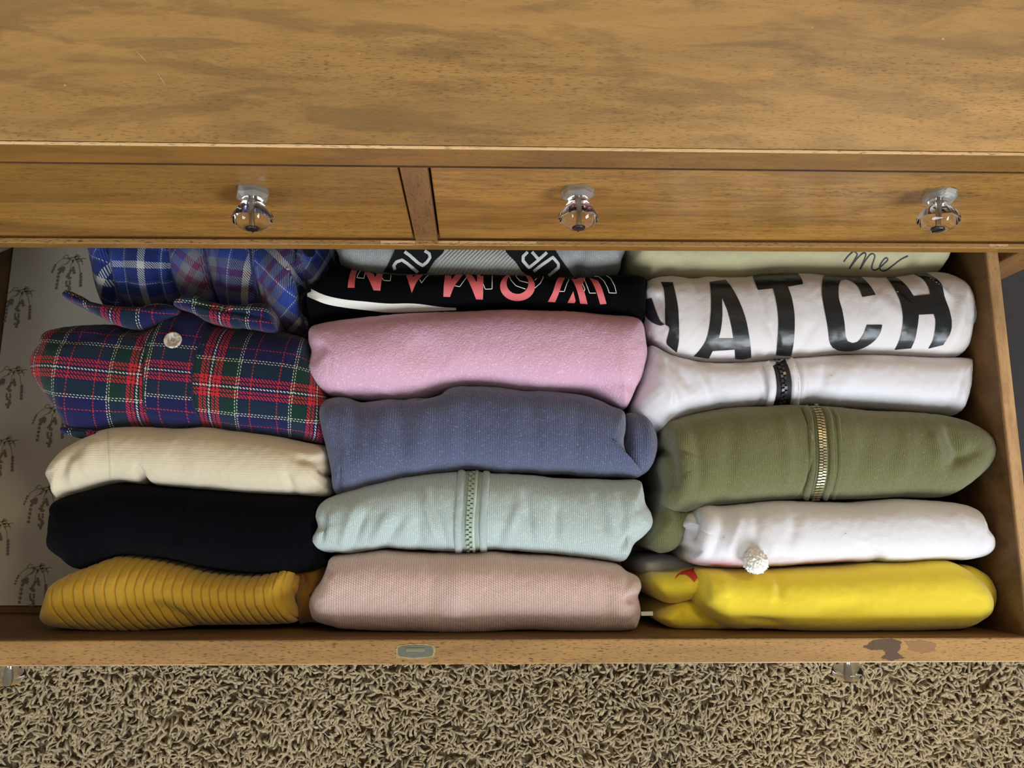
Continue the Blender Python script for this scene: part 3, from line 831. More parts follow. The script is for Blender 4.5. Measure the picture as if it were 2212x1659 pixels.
tartan_shirt = pillow('tartan_shirt', [(57, 790), (62, 762), (78, 738), (92, 710), (150, 697), (230, 694), (290, 706), (335, 696), (385, 664), (425, 664), (465, 694), (540, 704), (620, 714), (662, 728), (672, 750), (692, 800), (700, 860), (706, 920), (698, 954), (650, 947), (600, 940), (520, 930), (440, 919), (380, 921), (290, 920), (200, 940), (150, 934), (130, 910), (112, 880), (88, 850), (66, 822)],
    TARTAN, ztop=-.012, wr=.0014, wscale=(14, 10), seed=2, uvf=tartan_uv, cs=1, drop=.045, creases=[((100, 745), (330, 700), 10, -2.5), ((300, 700), (318, 780), 5, -1.5), ((160, 720), (300, 725), 14, 2.5), ((260, 760), (240, 900), 8, 1.5)],
    label='red green and navy tartan flannel shirt with a pearly button on its placket', cat='shirt')
pillow('collar', [(135, 636), (150, 629), (200, 647), (262, 662), (330, 655), (372, 660), (385, 676), (340, 694), (290, 706), (235, 694), (185, 668), (150, 650)], TARTAN, tartan_shirt,
    ztop=-.012, drop=.016, zbot=-.10, wr=.0012, seed=3, step=.0022, rings=14, skirt_in=.3, creases=[((150, 640), (370, 668), 5, -2.5)])
pillow('collar', [(372, 658), (392, 640), (415, 635), (455, 650), (500, 657), (560, 651), (584, 660), (592, 690), (588, 714), (540, 708), (480, 700), (440, 690), (410, 672)], TARTAN, tartan_shirt,
    ztop=-.008, drop=.016, zbot=-.10, wr=.0012, seed=4, step=.0022, rings=14, skirt_in=.3, creases=[((400, 652), (580, 690), 6, -3), ((480, 655), (520, 705), 5, -2)])
pillow('cuff', [(130, 928), (140, 922), (190, 926), (215, 936), (190, 944), (150, 942)], TARTAN, tartan_shirt, ztop=-.03, drop=.008, zbot=-.10, step=.0025, rings=8, seed=5)
sf = Surf(tartan_shirt); DSEAM = plain('dark_seam', (20, 24, 52), .9)
ra = decal('placket', sf, [[(384, 660), (425, 658), (462, 690), (440, 725), (424, 765), (416, 810), (417, 860), (425, 890), (435, 912), (380, 921), (330, 920), (316, 880), (311, 840), (313, 780), (322, 735), (345, 700)]], TARTAN, tartan_shirt, off=.0016, cell=6)
for l in ra.data.uv_layers[0].data: l.uv = (l.uv[0] - .0197, l.uv[1] + .002)
for q_ in ([[(462, 688), (440, 725), (424, 765), (416, 810), (417, 860), (425, 890), (435, 912)], [(345, 700), (322, 735), (313, 780), (311, 840), (316, 880), (330, 918)]]): ribbon('placket_seam', sf, [q_], 4, DSEAM, tartan_shirt, .0014, .0006)
h, nn = sf.hit(375, 737, .0022)
Mb = Matrix.Translation(h) @ nn.to_track_quat('Z', 'Y').to_matrix().to_4x4()
bm = bmesh.new(); rows = []
for r_, z_ in ((.0001, .0002), (.0030, .0004), (.0048, .0010), (.0066, .0019), (.0078, .0021), (.0086, .0014), (.0087, .0002)):
    rows.append([bm.verts.new((r_ * math.cos(k * math.pi / 20), r_ * math.sin(k * math.pi / 20), z_)) for k in range(40)])
for i in range(len(rows) - 1):
    for k in range(40): bm.faces.new((rows[i][k], rows[i][(k + 1) % 40], rows[i + 1][(k + 1) % 40], rows[i + 1][k]))
bmesh.ops.transform(bm, verts=bm.verts, matrix=Mb)
pb = NT('pearl'); pb.base(pb.ramp(pb.noise(pb.coord('Object'), 150, 2, .5, 1), [(.35, lin((140, 124, 112))), (.55, lin((214, 208, 192)))])); pb.b.inputs['Roughness'].default_value = .16; pb.b.inputs['Coat Weight'].default_value = .8
button = obj('button', bm, pb.m, tartan_shirt, True)
bm = bmesh.new()
for a in range(4):
    r = bmesh.ops.create_cone(bm, cap_ends=True, segments=10, radius1=.0006, radius2=.0006, depth=.0004)
    bmesh.ops.translate(bm, verts=r['verts'], vec=(.0013 * math.cos(a * math.pi / 2 + .78), .0013 * math.sin(a * math.pi / 2 + .78), .0006))
bmesh.ops.transform(bm, verts=bm.verts, matrix=Mb)
obj('button_thread', bm, plain('thread_grey', (120, 118, 112), .8), button)

cream = pillow('cream_sweater', [(97, 1030), (101, 1016), (118, 990), (145, 962), (185, 940), (230, 922), (300, 919), (380, 923), (440, 919), (510, 929), (600, 940), (660, 952), (708, 965), (716, 1000), (714, 1045), (705, 1068), (650, 1071), (500, 1062), (400, 1053), (300, 1044), (240, 1041), (150, 1068), (118, 1080), (108, 1052)],
    M_CREAM, ztop=-.020, wr=.0012, wscale=(16, 8), seed=6, creases=[((180, 955), (130, 1040), 12, -3), ((165, 985), (150, 1050), 10, 2.5), ((300, 1010), (295, 1050), 8, -6), ((205, 950), (185, 1030), 14, 2), ((640, 990), (705, 1000), 10, -3), ((400, 935), (380, 1040), 22, -1.5), ((690, 1010), (712, 1030), 7, -5), ((620, 1020), (630, 1065), 8, -2)],
    label='cream fine knit sweater folded between tartan shirt and black sweater', cat='sweater')
sf = Surf(cream); ribbon('seam', sf, [[(232, 930), (236, 980), (238, 1035)]], 3, M_CREAM, cream, .0002, .0007)
black_sw = pillow('black_sweater', [(98, 1150), (104, 1105), (112, 1080), (180, 1058), (250, 1042), (330, 1046), (400, 1054), (480, 1058), (600, 1068), (690, 1072), (706, 1100), (704, 1180), (690, 1222), (640, 1238), (555, 1241), (430, 1226), (370, 1213), (310, 1205), (250, 1203), (165, 1232), (125, 1210), (97, 1186)],
    M_BLACKK, ztop=-.022, wr=.0016, wscale=(12, 8), seed=7, creases=[((400, 1080), (380, 1180), 14, -2.5), ((430, 1080), (440, 1190), 20, 2)],
    label='black knit sweater folded behind the mustard ribbed one', cat='sweater')

GX_top = np.array([95, 120, 145, 168, 192, 217, 241, 262, 281, 300, 320, 341, 362, 384, 405, 425, 443, 462, 481, 500, 520, 541, 562, 583, 603, 622, 632])
def must_h(co, uv):
    d = np.zeros(len(co))
    # groove centre line: leans to the right towards the front
    for g in GX_top:
        pts = [at(g + dx, y, -.02) for dx, y in ((14, 1205), (3, 1240), (-3, 1275), (2, 1310), (16, 1340), (30, 1368))]
        ys = np.array([p.y for p in pts][::-1]); xs_ = np.array([p.x for p in pts][::-1])
        gx_ = np.interp(co[:, 1], ys, xs_)
        d -= .0026 * np.exp(-((co[:, 0] - gx_) / .00085) ** 2)
    return d
mustard = pillow('mustard_sweater', [(84, 1342), (87, 1320), (95, 1290), (112, 1258), (160, 1233), (230, 1206), (265, 1201), (330, 1208), (400, 1223), (440, 1234), (500, 1241), (555, 1242), (600, 1227), (630, 1212), (642, 1222), (644, 1260), (640, 1300), (642, 1335), (632, 1348), (600, 1351), (500, 1353), (430, 1356), (330, 1363), (250, 1367), (170, 1363), (105, 1356)],
    M_MUST, ztop=-.030, drop=.040, step=.0007, rings=50, wr=.001, wscale=(12, 6), seed=8, hfun=must_h, creases=[((330, 1300), (420, 1350), 14, -3), ((240, 1230), (260, 1340), 34, 2), ((560, 1290), (640, 1300), 12, -1)],
    label='mustard yellow ribbed sweater in the front left of the drawer', cat='sweater')
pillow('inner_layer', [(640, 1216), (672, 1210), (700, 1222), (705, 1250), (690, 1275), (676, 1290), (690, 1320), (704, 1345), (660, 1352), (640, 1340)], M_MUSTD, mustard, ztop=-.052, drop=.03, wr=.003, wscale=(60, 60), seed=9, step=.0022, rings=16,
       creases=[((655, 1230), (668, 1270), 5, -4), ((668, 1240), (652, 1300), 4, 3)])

# ---- middle column
grey = pillow('grey_knit_sweater', [(728, 500), (728, 545), (742, 575), (800, 606), (900, 616), (1000, 620), (1150, 620), (1230, 606), (1300, 596), (1338, 585), (1347, 560), (1352, 500), (1200, 480), (1000, 475), (850, 480)],
    M_GREY, ztop=-.022, drop=.05, wr=.0012, seed=10, creases=[((840, 500), (840, 600), 12, -1.5), ((1265, 500), (1255, 600), 10, -1.5), ((1245, 560), (1260, 600), 12, -2.5), ((1210, 500), (1230, 600), 10, 1.5)],
    label='grey marl sweater with black knitted band lettering, behind the black top', cat='sweater')
sf = Surf(grey); c1 = lambda pts: zc(740, 530, .16275, pts); c2 = lambda pts: zc(1060, 530, .18083, pts)
M_KBLK = cloth('black_knit_band', (16, 16, 20), nap=.6, knit=420); M_KWHT = cloth('white_knit_yarn', (206, 208, 204), nap=.6)
M_MESH = cloth('grey_birdseye_knit', (176, 176, 168), (158, 158, 150), nap=.9, knit=330, knit_rot=.8, kw=.0012)
decal('knit_panel', sf, [[(925, 588), (960, 540), (975, 505), (1085, 505), (1105, 545), (1135, 590), (1090, 596), (1000, 597)]], M_MESH, grey, .0005, cell=7)
for lt in ([c1([(740, -60), (1400, -60), (1345, 80), (1230, 200), (1110, 370), (800, 372), (540, 350), (620, 220), (690, 80)]), c2([(120, -60), (720, -60), (790, 88), (870, 200), (985, 370), (640, 380), (480, 360), (380, 310), (290, 190), (190, 88)])]): decal('knit_band', sf, [lt], M_KBLK, grey, .0010, cell=6)
for lt in ([c1([(825, 85), (900, 140), (1000, 225), (1065, 262), (1120, 220), (1162, 160), (1150, 112), (1090, 75)]), c1([(700, 315), (685, 262), (720, 215), (790, 190), (860, 235), (1000, 350)]),
    c2([(440, 80), (385, 132), (385, 182), (455, 262), (560, 180), (670, 85)]), c2([(490, 80), (570, 165)]), c2([(510, 305), (600, 235), (740, 140), (808, 215), (805, 260), (690, 352)])]): ribbon('knit_letter_stroke', sf, [lt], 6.5, M_KWHT, grey, .0015, .0004, straight=True, st=2.5)

blacktop = pillow('black_sweatshirt', [(660, 668), (656, 640), (668, 615), (700, 588), (722, 564), (745, 572), (790, 584), (850, 590), (950, 593), (1060, 592), (1150, 595), (1230, 600), (1290, 594), (1345, 590), (1385, 594), (1402, 606), (1400, 640), (1396, 684), (1370, 694), (1300, 686), (1230, 674), (1150, 670), (1060, 670), (950, 674), (850, 681), (750, 691), (700, 698), (672, 700)],
    M_BLACK, ztop=-.016, drop=.045, wr=.0012, seed=11, wscale=(12, 8), creases=[((745, 575), (790, 640), 12, -2), ((865, 590), (880, 650), 10, -1.5)],
    label='black top with upside-down coral lettering and a white stripe', cat='sweatshirt')
sf = Surf(blacktop)
ell = lambda cx, cy, rx, ry, n=36: [(cx + rx * math.cos(2 * math.pi * k / n), cy + ry * math.sin(2 * math.pi * k / n)) for k in range(n)]
for lt in ([c1([(68, 565), (80, 450), (110, 350), (145, 292), (210, 305), (180, 390), (165, 480), (158, 567)]),
    c1([(262, 318), (300, 318), (380, 350), (435, 430), (470, 350), (510, 320), (575, 335), (535, 400), (515, 500), (502, 603), (412, 598), (360, 480), (310, 390)]),
    c1([(815, 362), (900, 360), (940, 430), (1000, 370), (1040, 358), (1110, 362), (1040, 430), (980, 500), (920, 630), (880, 500), (850, 420)]),
    c1([(1365, 378), (1440, 374), (1445, 460), (1500, 400), (1540, 376), (1600, 395), (1540, 470), (1480, 550), (1425, 682), (1338, 678), (1345, 520)]),
    c1([(1610, 376), (1690, 376), (1740, 430), (1780, 495), (1785, 420), (1785, 378), (1870, 380), (1868, 550), (1862, 715), (1772, 712), (1710, 560), (1650, 440)]),
    [c2(ell(320, 492, 208, 168)), c2(ell(320, 455, 130, 122))],
    c2([(855, 356), (895, 385), (850, 470), (810, 580), (770, 675), (682, 670), (740, 560), (790, 420)]),
    c2([(890, 360), (975, 360), (1030, 410), (1060, 376), (1085, 368), (1130, 395), (1110, 440), (1090, 490), (1120, 560), (1158, 698), (1070, 692), (1040, 570), (990, 450), (940, 390)]),
    c2([(985, 548), (1015, 660), (1000, 686), (918, 682)]),
    c2([(1180, 395), (1280, 425), (1320, 500), (1355, 600), (1384, 695), (1308, 702), (1270, 580), (1230, 480)])]): decal('letter', sf, [lt], M_CORAL, blacktop, .0006, cell=6)
for lt in ([c1(p) for p in ([(245, 325), (205, 400), (195, 435), (285, 445), (300, 380)], [(430, 320), (480, 360)], [(525, 440), (545, 470), (632, 478), (645, 400), (680, 342)], [(1025, 460), (1048, 505), (1110, 430), (1190, 368)], [(1490, 540), (1555, 550), (1600, 490), (1645, 435)], [(1868, 520), (1895, 582), (1982, 578), (1988, 375)])] +
    [c2(p) for p in ([(215, 360), (240, 420), (300, 485), (415, 522)], [(295, 345), (310, 390), (350, 430), (445, 452)], [(525, 512), (590, 460), (625, 400), (625, 356)], [(525, 425), (550, 400), (540, 370), (470, 345)], [(820, 548), (878, 550), (910, 460), (945, 395)], [(1115, 410), (1150, 490), (1180, 570), (1255, 570)], [(1095, 465), (1125, 525), (1115, 550)], [(1220, 378), (1290, 382), (1350, 430), (1390, 500), (1415, 568), (1500, 572), (1480, 490), (1430, 400), (1350, 350)])]): ribbon('letter_outline', sf, [lt], 1.5, M_WPRINT, blacktop, .0008, straight=True)
decal('white_stripe', sf, [[(666, 621), (700, 637), (740, 646), (789, 651), (838, 655), (895, 655), (951, 662), (985, 664), (985, 669), (903, 673), (838, 674), (789, 669), (740, 663), (700, 655), (657, 637)]], M_WPRINT, blacktop, .0006, cell=8)
pillow('fold', [(660, 668), (672, 655), (700, 668), (712, 690), (700, 712), (678, 712), (664, 695)], M_BLACK, blacktop, ztop=-.045, drop=.02, step=.003, rings=10, seed=12)
pillow('fold', [(1382, 640), (1400, 630), (1412, 660), (1408, 690), (1395, 700), (1380, 690)], M_BLACK, blacktop, ztop=-.04, drop=.02, step=.003, rings=10, seed=13)

pink = pillow('pink_sweatshirt', [(656, 802), (660, 782), (668, 757), (663, 732), (667, 706), (692, 696), (750, 686), (850, 676), (950, 669), (1060, 664), (1150, 664), (1230, 669), (1300, 676), (1372, 684), (1390, 700), (1396, 730), (1400, 762), (1392, 800), (1386, 820), (1374, 850), (1356, 880), (1330, 874), (1260, 850), (1150, 843), (1060, 836), (1000, 834), (940, 846), (900, 855), (830, 860), (760, 858), (700, 848), (668, 824)],
    M_PINK, ztop=-.010, drop=.048, wr=.0026, wscale=(9, 7), seed=14, wrot=.3, n=2.5, creases=[((700, 740), (665, 790), 16, -3), ((890, 740), (960, 800), 34, -2.5), ((1270, 830), (1385, 830), 14, -3), ((720, 760), (850, 780), 40, 2.5)],
    label='bright pink fleecy sweatshirt, plain, in the middle row behind the slate blue one', cat='sweatshirt')
blue = pillow('blue_sweatshirt', [(684, 884), (700, 862), (740, 856), (775, 862), (830, 858), (900, 853), (935, 847), (965, 836), (1000, 830), (1060, 832), (1120, 839), (1200, 841), (1260, 848), (1320, 870), (1352, 884), (1357, 920), (1352, 960), (1366, 1000), (1390, 1020), (1380, 1032), (1340, 1031), (1200, 1022), (1100, 1019), (1000, 1016), (930, 1023), (870, 1032), (800, 1048), (742, 1069), (718, 1062), (713, 1020), (702, 965), (690, 920)],
    M_BLUE, ztop=-.010, drop=.048, wr=.0016, wscale=(26, 4), seed=15, n=2.5, creases=[((865, 862), (872, 1010), 14, -3), ((830, 862), (820, 1000), 16, 2), ((920, 850), (905, 1010), 20, 2.2), ((775, 862), (755, 1000), 16, -2.5), ((895, 858), (960, 834), 7, -3), ((1005, 850), (1000, 1000), 14, -1.3), ((1150, 850), (1160, 1010), 14, -1.6), ((1110, 860), (1100, 1010), 18, 1.2), ((1250, 870), (1240, 1010), 14, -1.2), ((720, 900), (735, 1050), 12, -2.5), ((725, 1010), (730, 1060), 7, -4)],
    label='plain slate blue fleecy sweatshirt in the middle of the drawer', cat='sweatshirt')
pillow('sleeve_fold', [(1350, 905), (1366, 887), (1396, 892), (1416, 922), (1422, 960), (1412, 1000), (1394, 1022), (1366, 1030), (1345, 985)], M_BLUE, blue, ztop=-.022, drop=.035, step=.0022, rings=16, seed=16, wr=.002,
       creases=[((1385, 900), (1385, 1010), 12, -2)])
mint = pillow('mint_hoodie', [(677, 1112), (688, 1088), (715, 1071), (760, 1056), (830, 1038), (900, 1024), (960, 1018), (1020, 1016), (1060, 1019), (1140, 1021), (1220, 1030), (1310, 1033), (1380, 1034), (1392, 1052), (1398, 1085), (1411, 1110), (1413, 1136), (1394, 1160), (1372, 1180), (1362, 1205), (1345, 1218), (1290, 1209), (1200, 1199), (1100, 1192), (1060, 1189), (1000, 1193), (900, 1190), (820, 1186), (762, 1196), (735, 1196), (690, 1193), (669, 1182), (667, 1166), (682, 1140)],
    M_MINT, ztop=-.014, drop=.046, wr=.0015, wscale=(20, 6), seed=17, n=2.4, creases=[((705, 1090), (695, 1170), 6, -4), ((770, 1090), (735, 1185), 10, 2.6), ((790, 1110), (760, 1185), 8, -3), ((840, 1110), (800, 1180), 10, 2.4), ((870, 1120), (830, 1180), 10, -2.4), ((915, 1070), (940, 1160), 8, 3.0), ((930, 1060), (965, 1180), 7, -2.2), ((900, 1120), (905, 1180), 12, -3), ((1085, 1130), (1075, 1180), 12, -2), ((1130, 1060), (1150, 1140), 8, -2.5), ((1120, 1090), (1100, 1150), 10, 2), ((1200, 1090), (1200, 1170), 9, -2.2), ((1280, 1060), (1310, 1150), 8, -2.5), ((1300, 1050), (1330, 1140), 10, 2), ((1150, 1170), (1130, 1100), 8, -2), ((1340, 1060), (1345, 1150), 10, -2), ((1370, 1150), (1340, 1190), 8, -4)],
    label='pale mint green zip hoodie with a matching mint zip', cat='hoodie')
sf = Surf(mint)
zp = [(1025, 1013), (1022, 1040), (1019.5, 1079), (1016, 1125), (1016, 1160), (1018, 1192)]
sh = lambda P, d: [(a + d, b) for a, b in P]
ribbon('zipper_tape', sf, [zp], 32, plain('mint_tape', (148, 164, 148), .7, bump=.3, noise_amt=.15), mint, .0004, 0, 4)
ribbon('zip_facing', sf, [sh(zp, -27)], 17, M_MINT, mint, .0003, .0022, 8)
ribbon('zip_facing', sf, [sh(zp, 27)], 17, M_MINT, mint, .0003, .0024, 8)
ribbon('zipper_cord', sf, [sh(zp, 6)], 7, plain('mint_plastic', (176, 190, 178), .4), mint, .0012, .0009, 4)
zip_teeth(sf, sh(zp, -3), plain('mint_teeth', (160, 174, 160), .35), mint, 9.5, 12, (.0030, .0034, .0012), .0016)
blush = pillow('blush_sweatshirt', [(669, 1332), (665, 1300), (678, 1272), (693, 1250), (705, 1218), (718, 1200), (780, 1193), (830, 1188), (900, 1192), (1000, 1194), (1060, 1190), (1110, 1194), (1200, 1200), (1290, 1210), (1335, 1219), (1358, 1236), (1380, 1246), (1388, 1264), (1381, 1290), (1386, 1320), (1380, 1348), (1366, 1362), (1300, 1367), (1150, 1365), (1020, 1371), (900, 1367), (760, 1364), (710, 1356), (682, 1346)],
    M_BLUSH, ztop=-.016, drop=.048, wr=.0014, wscale=(14, 7), seed=18, n=2.6, creases=[((700, 1240), (720, 1230), 10, -2), ((930, 1200), (935, 1340), 16, -1.6), ((990, 1200), (985, 1340), 18, 1.3), ((1300, 1240), (1320, 1350), 14, -1.6), ((1380, 1290), (1350, 1295), 8, -3)],
    label='pale dusty pink sweatshirt against the drawer front, below the mint hoodie', cat='sweatshirt')
bm = box(0, .012, 0, .004, 0, .0006); p = at(1385, 1330, -.05)
bmesh.ops.translate(bm, verts=bm.verts, vec=p); obj('care_tag', bm, M_WPRINT, blush)

# ---- right column
beige = pillow('beige_sweater', [(1354, 500), (1356, 545), (1366, 580), (1420, 604), (1550, 612), (1700, 606), (1850, 606), (1950, 606), (2020, 596), (2042, 570), (2052, 535), (2056, 500), (1900, 478), (1700, 472), (1500, 478)],
    M_BEIGE, ztop=-.022, drop=.05, wr=.0012, seed=19, wscale=(10, 6), label='beige knit top with a handwritten word in black ink', cat='sweater')
c4 = lambda pts: zc(1760, 530, .18987, pts); c3 = lambda pts: zc(1380, 560, .18987, pts)
sf = Surf(beige)
ribbon('handwriting', sf, [c4([(328, 185), (370, 130), (415, 88), (440, 70), (478, 95), (470, 130), (390, 265)]), c4([(390, 265), (480, 150), (545, 92), (578, 94), (570, 140), (515, 268)]),
    c4([(515, 268), (570, 180), (630, 105), (668, 100), (682, 130), (655, 215), (650, 260), (680, 280), (725, 260), (790, 205), (828, 165), (815, 142), (780, 165), (742, 225), (740, 265), (770, 288), (820, 275), (890, 225), (970, 165), (1058, 120)])], 2.6, M_INK, beige, .0006, st=1.5)
watch = pillow('white_sweatshirt', [(1393, 640), (1394, 612), (1408, 597), (1440, 592), (1500, 597), (1530, 591), (1600, 593), (1650, 588), (1750, 586), (1840, 592), (1900, 594), (1950, 590), (2010, 582), (2050, 586), (2085, 605), (2104, 640), (2107, 680), (2103, 715), (2090, 762), (2050, 768), (1995, 766), (1870, 761), (1780, 766), (1740, 769), (1680, 773), (1600, 779), (1530, 777), (1465, 766), (1440, 750), (1418, 728), (1402, 700)],
    M_WHITE, ztop=-.010, drop=.046, wr=.0018, wscale=(16, 6), seed=20, n=2.4, creases=[((1500, 600), (1520, 700), 12, -2), ((1632, 600), (1655, 720), 10, -2.2), ((1660, 700), (1685, 750), 7, -2), ((1920, 595), (1975, 660), 8, -3), ((1990, 588), (2045, 650), 8, 3), ((1880, 640), (1960, 700), 18, 2), ((2070, 640), (2060, 740), 14, 2.4), ((2090, 640), (2085, 740), 6, -2), ((1750, 700), (1735, 760), 14, -2), ((1410, 630), (1440, 700), 8, -3), ((1410, 612), (1425, 640), 9, 3)],
    label='white sweatshirt with large black block letters', cat='sweatshirt')
sf = Surf(watch)
for lt in ([c3([(250, 262), (385, 265), (425, 430), (450, 600), (458, 900), (432, 1060), (325, 970), (318, 930), (348, 800), (340, 765), (303, 745), (300, 500), (285, 350)]),
    [c3([(805, 262), (985, 235), (1060, 330), (1150, 500), (1220, 700), (1265, 950), (1278, 1115), (1180, 1135), (1095, 1130), (1090, 1025), (840, 1042), (795, 1128), (625, 1102), (700, 1020), (770, 900), (810, 700), (820, 500), (815, 350)]), c3([(945, 440), (1010, 600), (1050, 760), (1075, 900), (908, 902), (935, 780), (948, 640)])],
    c3([(1295, 190), (1500, 170), (1800, 155), (1845, 215), (1868, 285), (1695, 315), (1740, 450), (1770, 650), (1765, 900), (1735, 1085), (1720, 1100), (1560, 1090), (1580, 900), (1585, 680), (1560, 480), (1525, 335), (1355, 352), (1320, 270)]),
    c4([(140, 305), (300, 310), (450, 325), (560, 390), (640, 480), (693, 565), (540, 590), (500, 490), (430, 420), (360, 388), (300, 400), (272, 460), (272, 600), (310, 740), (335, 880), (350, 1030), (375, 1090), (430, 1110), (490, 1090), (550, 1010), (590, 905), (765, 905), (740, 1000), (670, 1090), (560, 1160), (420, 1200), (280, 1195), (200, 1160), (165, 1090), (140, 900), (105, 720), (80, 560), (82, 430), (100, 350)]),
    c4([(800, 352), (920, 370), (1010, 430), (1080, 510), (1125, 578), (1310, 560), (1290, 480), (1230, 390), (1130, 330), (1280, 320), (1390, 390), (1450, 470), (1480, 600), (1530, 740), (1558, 880), (1540, 1000), (1460, 1130), (1290, 1172), (1340, 1080), (1365, 960), (1370, 850), (1350, 782), (1182, 790), (1170, 900), (1140, 1060), (1095, 1168), (908, 1185), (950, 1100), (985, 980), (1000, 830), (985, 700), (940, 570), (870, 440)])]): decal('letter', sf, [lt], M_PRINT, watch, .0006, cell=6)
lobe = pillow('sleeve_fold', [(1386, 660), (1394, 640), (1410, 636), (1425, 680), (1448, 705), (1440, 740), (1420, 735), (1400, 718), (1392, 690)], M_WHITE, watch, ztop=-.028, drop=.03, step=.0022, rings=14, seed=21, wr=.002, creases=[((1395, 690), (1435, 715), 6, -4)])
sf2 = Surf(lobe, watch)
decal('sleeve_print', sf2, [c3([(90, 455), (152, 440), (168, 500), (200, 600), (245, 700), (298, 744), (235, 752), (130, 700), (62, 610), (50, 530)])], plain('navy_print', (36, 34, 48), .45), lobe, .0008, cell=5)
tipc = plain('pale_blue_cloth', (150, 176, 204), .8)
pillow('fabric_tip', [(2096, 640), (2110, 650), (2124, 668), (2116, 688), (2102, 704), (2092, 680)], cloth('pale_blue_cotton', (148, 174, 204), nap=.3), watch, ztop=-.022, ze=-.024, drop=.008, zbot=-.06, skirt_in=.5, step=.003, rings=8, seed=22)

jack = pillow('white_jacket', [(1368, 880), (1376, 850), (1388, 815), (1398, 775), (1404, 742), (1420, 744), (1450, 760), (1500, 775), (1560, 780), (1640, 777), (1690, 771), (1800, 766), (1900, 764), (1990, 768), (2090, 768), (2101, 776), (2100, 800), (2097, 835), (2088, 872), (2076, 894), (2040, 890), (1950, 884), (1850, 875), (1760, 871), (1650, 877), (1560, 883), (1490, 895), (1448, 912), (1428, 930), (1400, 928), (1378, 908)],
    M_WHITE2, ztop=-.020, drop=.044, wr=.0014, wscale=(12, 6), seed=23, n=2.4, creases=[((1440, 770), (1500, 850), 12, -3), ((1420, 790), (1465, 880), 13, 3), ((1520, 785), (1560, 870), 14, -2), ((1490, 780), (1530, 860), 10, 2), ((1655, 780), (1668, 870), 8, 2.2), ((1640, 790), (1652, 870), 6, -1.6), ((1725, 775), (1738, 870), 8, 2.2), ((1712, 775), (1728, 868), 5, -1.6), ((1780, 790), (1765, 860), 12, -1.8), ((1830, 790), (1810, 860), 22, 1.5), ((2080, 790), (2060, 880), 8, -1.6)],
    label='glossy white jacket with a chunky black zip, between lettered sweatshirt and olive hoodie', cat='jacket')
sf = Surf(jack)
zp = [(1660, 764), (1676, 778), (1687, 800), (1692, 825), (1692, 850), (1686, 880)]
ribbon('zipper_tape', sf, [zp], 33, plain('black_tape', (16, 16, 20), .7, bump=.3, noise_amt=.1), jack, .0012, 0, 5)
zip_teeth(sf, zp, plain('black_teeth', (40, 40, 42), .28), jack, 8.5, 13, (.0028, .0030, .0014), .0022)
ribbon('zip_facing', sf, [sh(zp, -25)], 17, M_WHITE2, jack, .0003, .0024, 8); ribbon('zip_facing', sf, [sh(zp, 28)], 20, M_WHITE2, jack, .0003, .0026, 8)
olive = pillow('olive_hoodie', [(1427, 1010), (1430, 985), (1440, 965), (1432, 930), (1446, 908), (1500, 892), (1560, 882), (1650, 874), (1710, 869), (1760, 873), (1830, 877), (1900, 883), (1980, 886), (2050, 894), (2100, 910), (2138, 935), (2154, 960), (2154, 985), (2128, 1022), (2085, 1058), (2050, 1074), (1950, 1076), (1850, 1079), (1790, 1077), (1700, 1080), (1620, 1086), (1540, 1094), (1490, 1108), (1450, 1105), (1432, 1080), (1434, 1050)],
    M_OLIVE, ztop=-.008, drop=.050, wr=.0016, wscale=(14, 5), seed=24, n=2.4, creases=[((1470, 920), (1490, 1060), 14, 3), ((1450, 950), (1462, 1080), 10, -2.4), ((1500, 920), (1515, 1060), 12, -2), ((1580, 900), (1570, 1060), 18, -1.8), ((1740, 873), (1752, 960), 4, -1.6), ((1752, 960), (1745, 1070), 4, -1.6), ((1690, 880), (1705, 1060), 14, 1.5), ((2045, 920), (2070, 1000), 12, -3.5), ((2040, 1010), (2110, 970), 12, -3), ((2010, 930), (2025, 1010), 14, 2.4), ((1870, 930), (1850, 1040), 18, -1.2), ((1960, 940), (1940, 1050), 18, 1.2)],
    label='olive green zip hoodie with a brass coloured metal zip', cat='hoodie')
pillow('hood_fold', [(1430, 1060), (1470, 1080), (1505, 1096), (1498, 1125), (1484, 1160), (1462, 1186), (1430, 1194), (1402, 1176), (1408, 1140), (1425, 1100)], M_OLIVE, olive, ztop=-.040, drop=.03, step=.0022, rings=16, seed=25, wr=.002)
sf = Surf(olive)
zp = [(1757, 873), (1765, 890), (1771.6, 908.5), (1775.7, 957), (1776.4, 998.6), (1773, 1033), (1761.9, 1077)]
ribbon('zipper_tape', sf, [zp], 26, plain('olive_tape', (96, 100, 66), .8, bump=.3, noise_amt=.1), olive, .0006, 0, 4)
BRASS = plain('brass_zip', (186, 174, 142), .42, .8)
zip_teeth(sf, zp, BRASS, olive, 5.4, 16, (.0036, .0016, .0018), .0014)
ribbon('zip_facing', sf, [sh(zp, -22)], 15, M_OLIVE, olive, .0003, .0024, 8); ribbon('zip_facing', sf, [sh(zp, 20)], 14, M_OLIVE, olive, .0003, .0026, 8)
ribbon('zip_facing', sf, [sh(zp, 38)], 10, M_OLIVE, olive, .0001, .0012, 6)

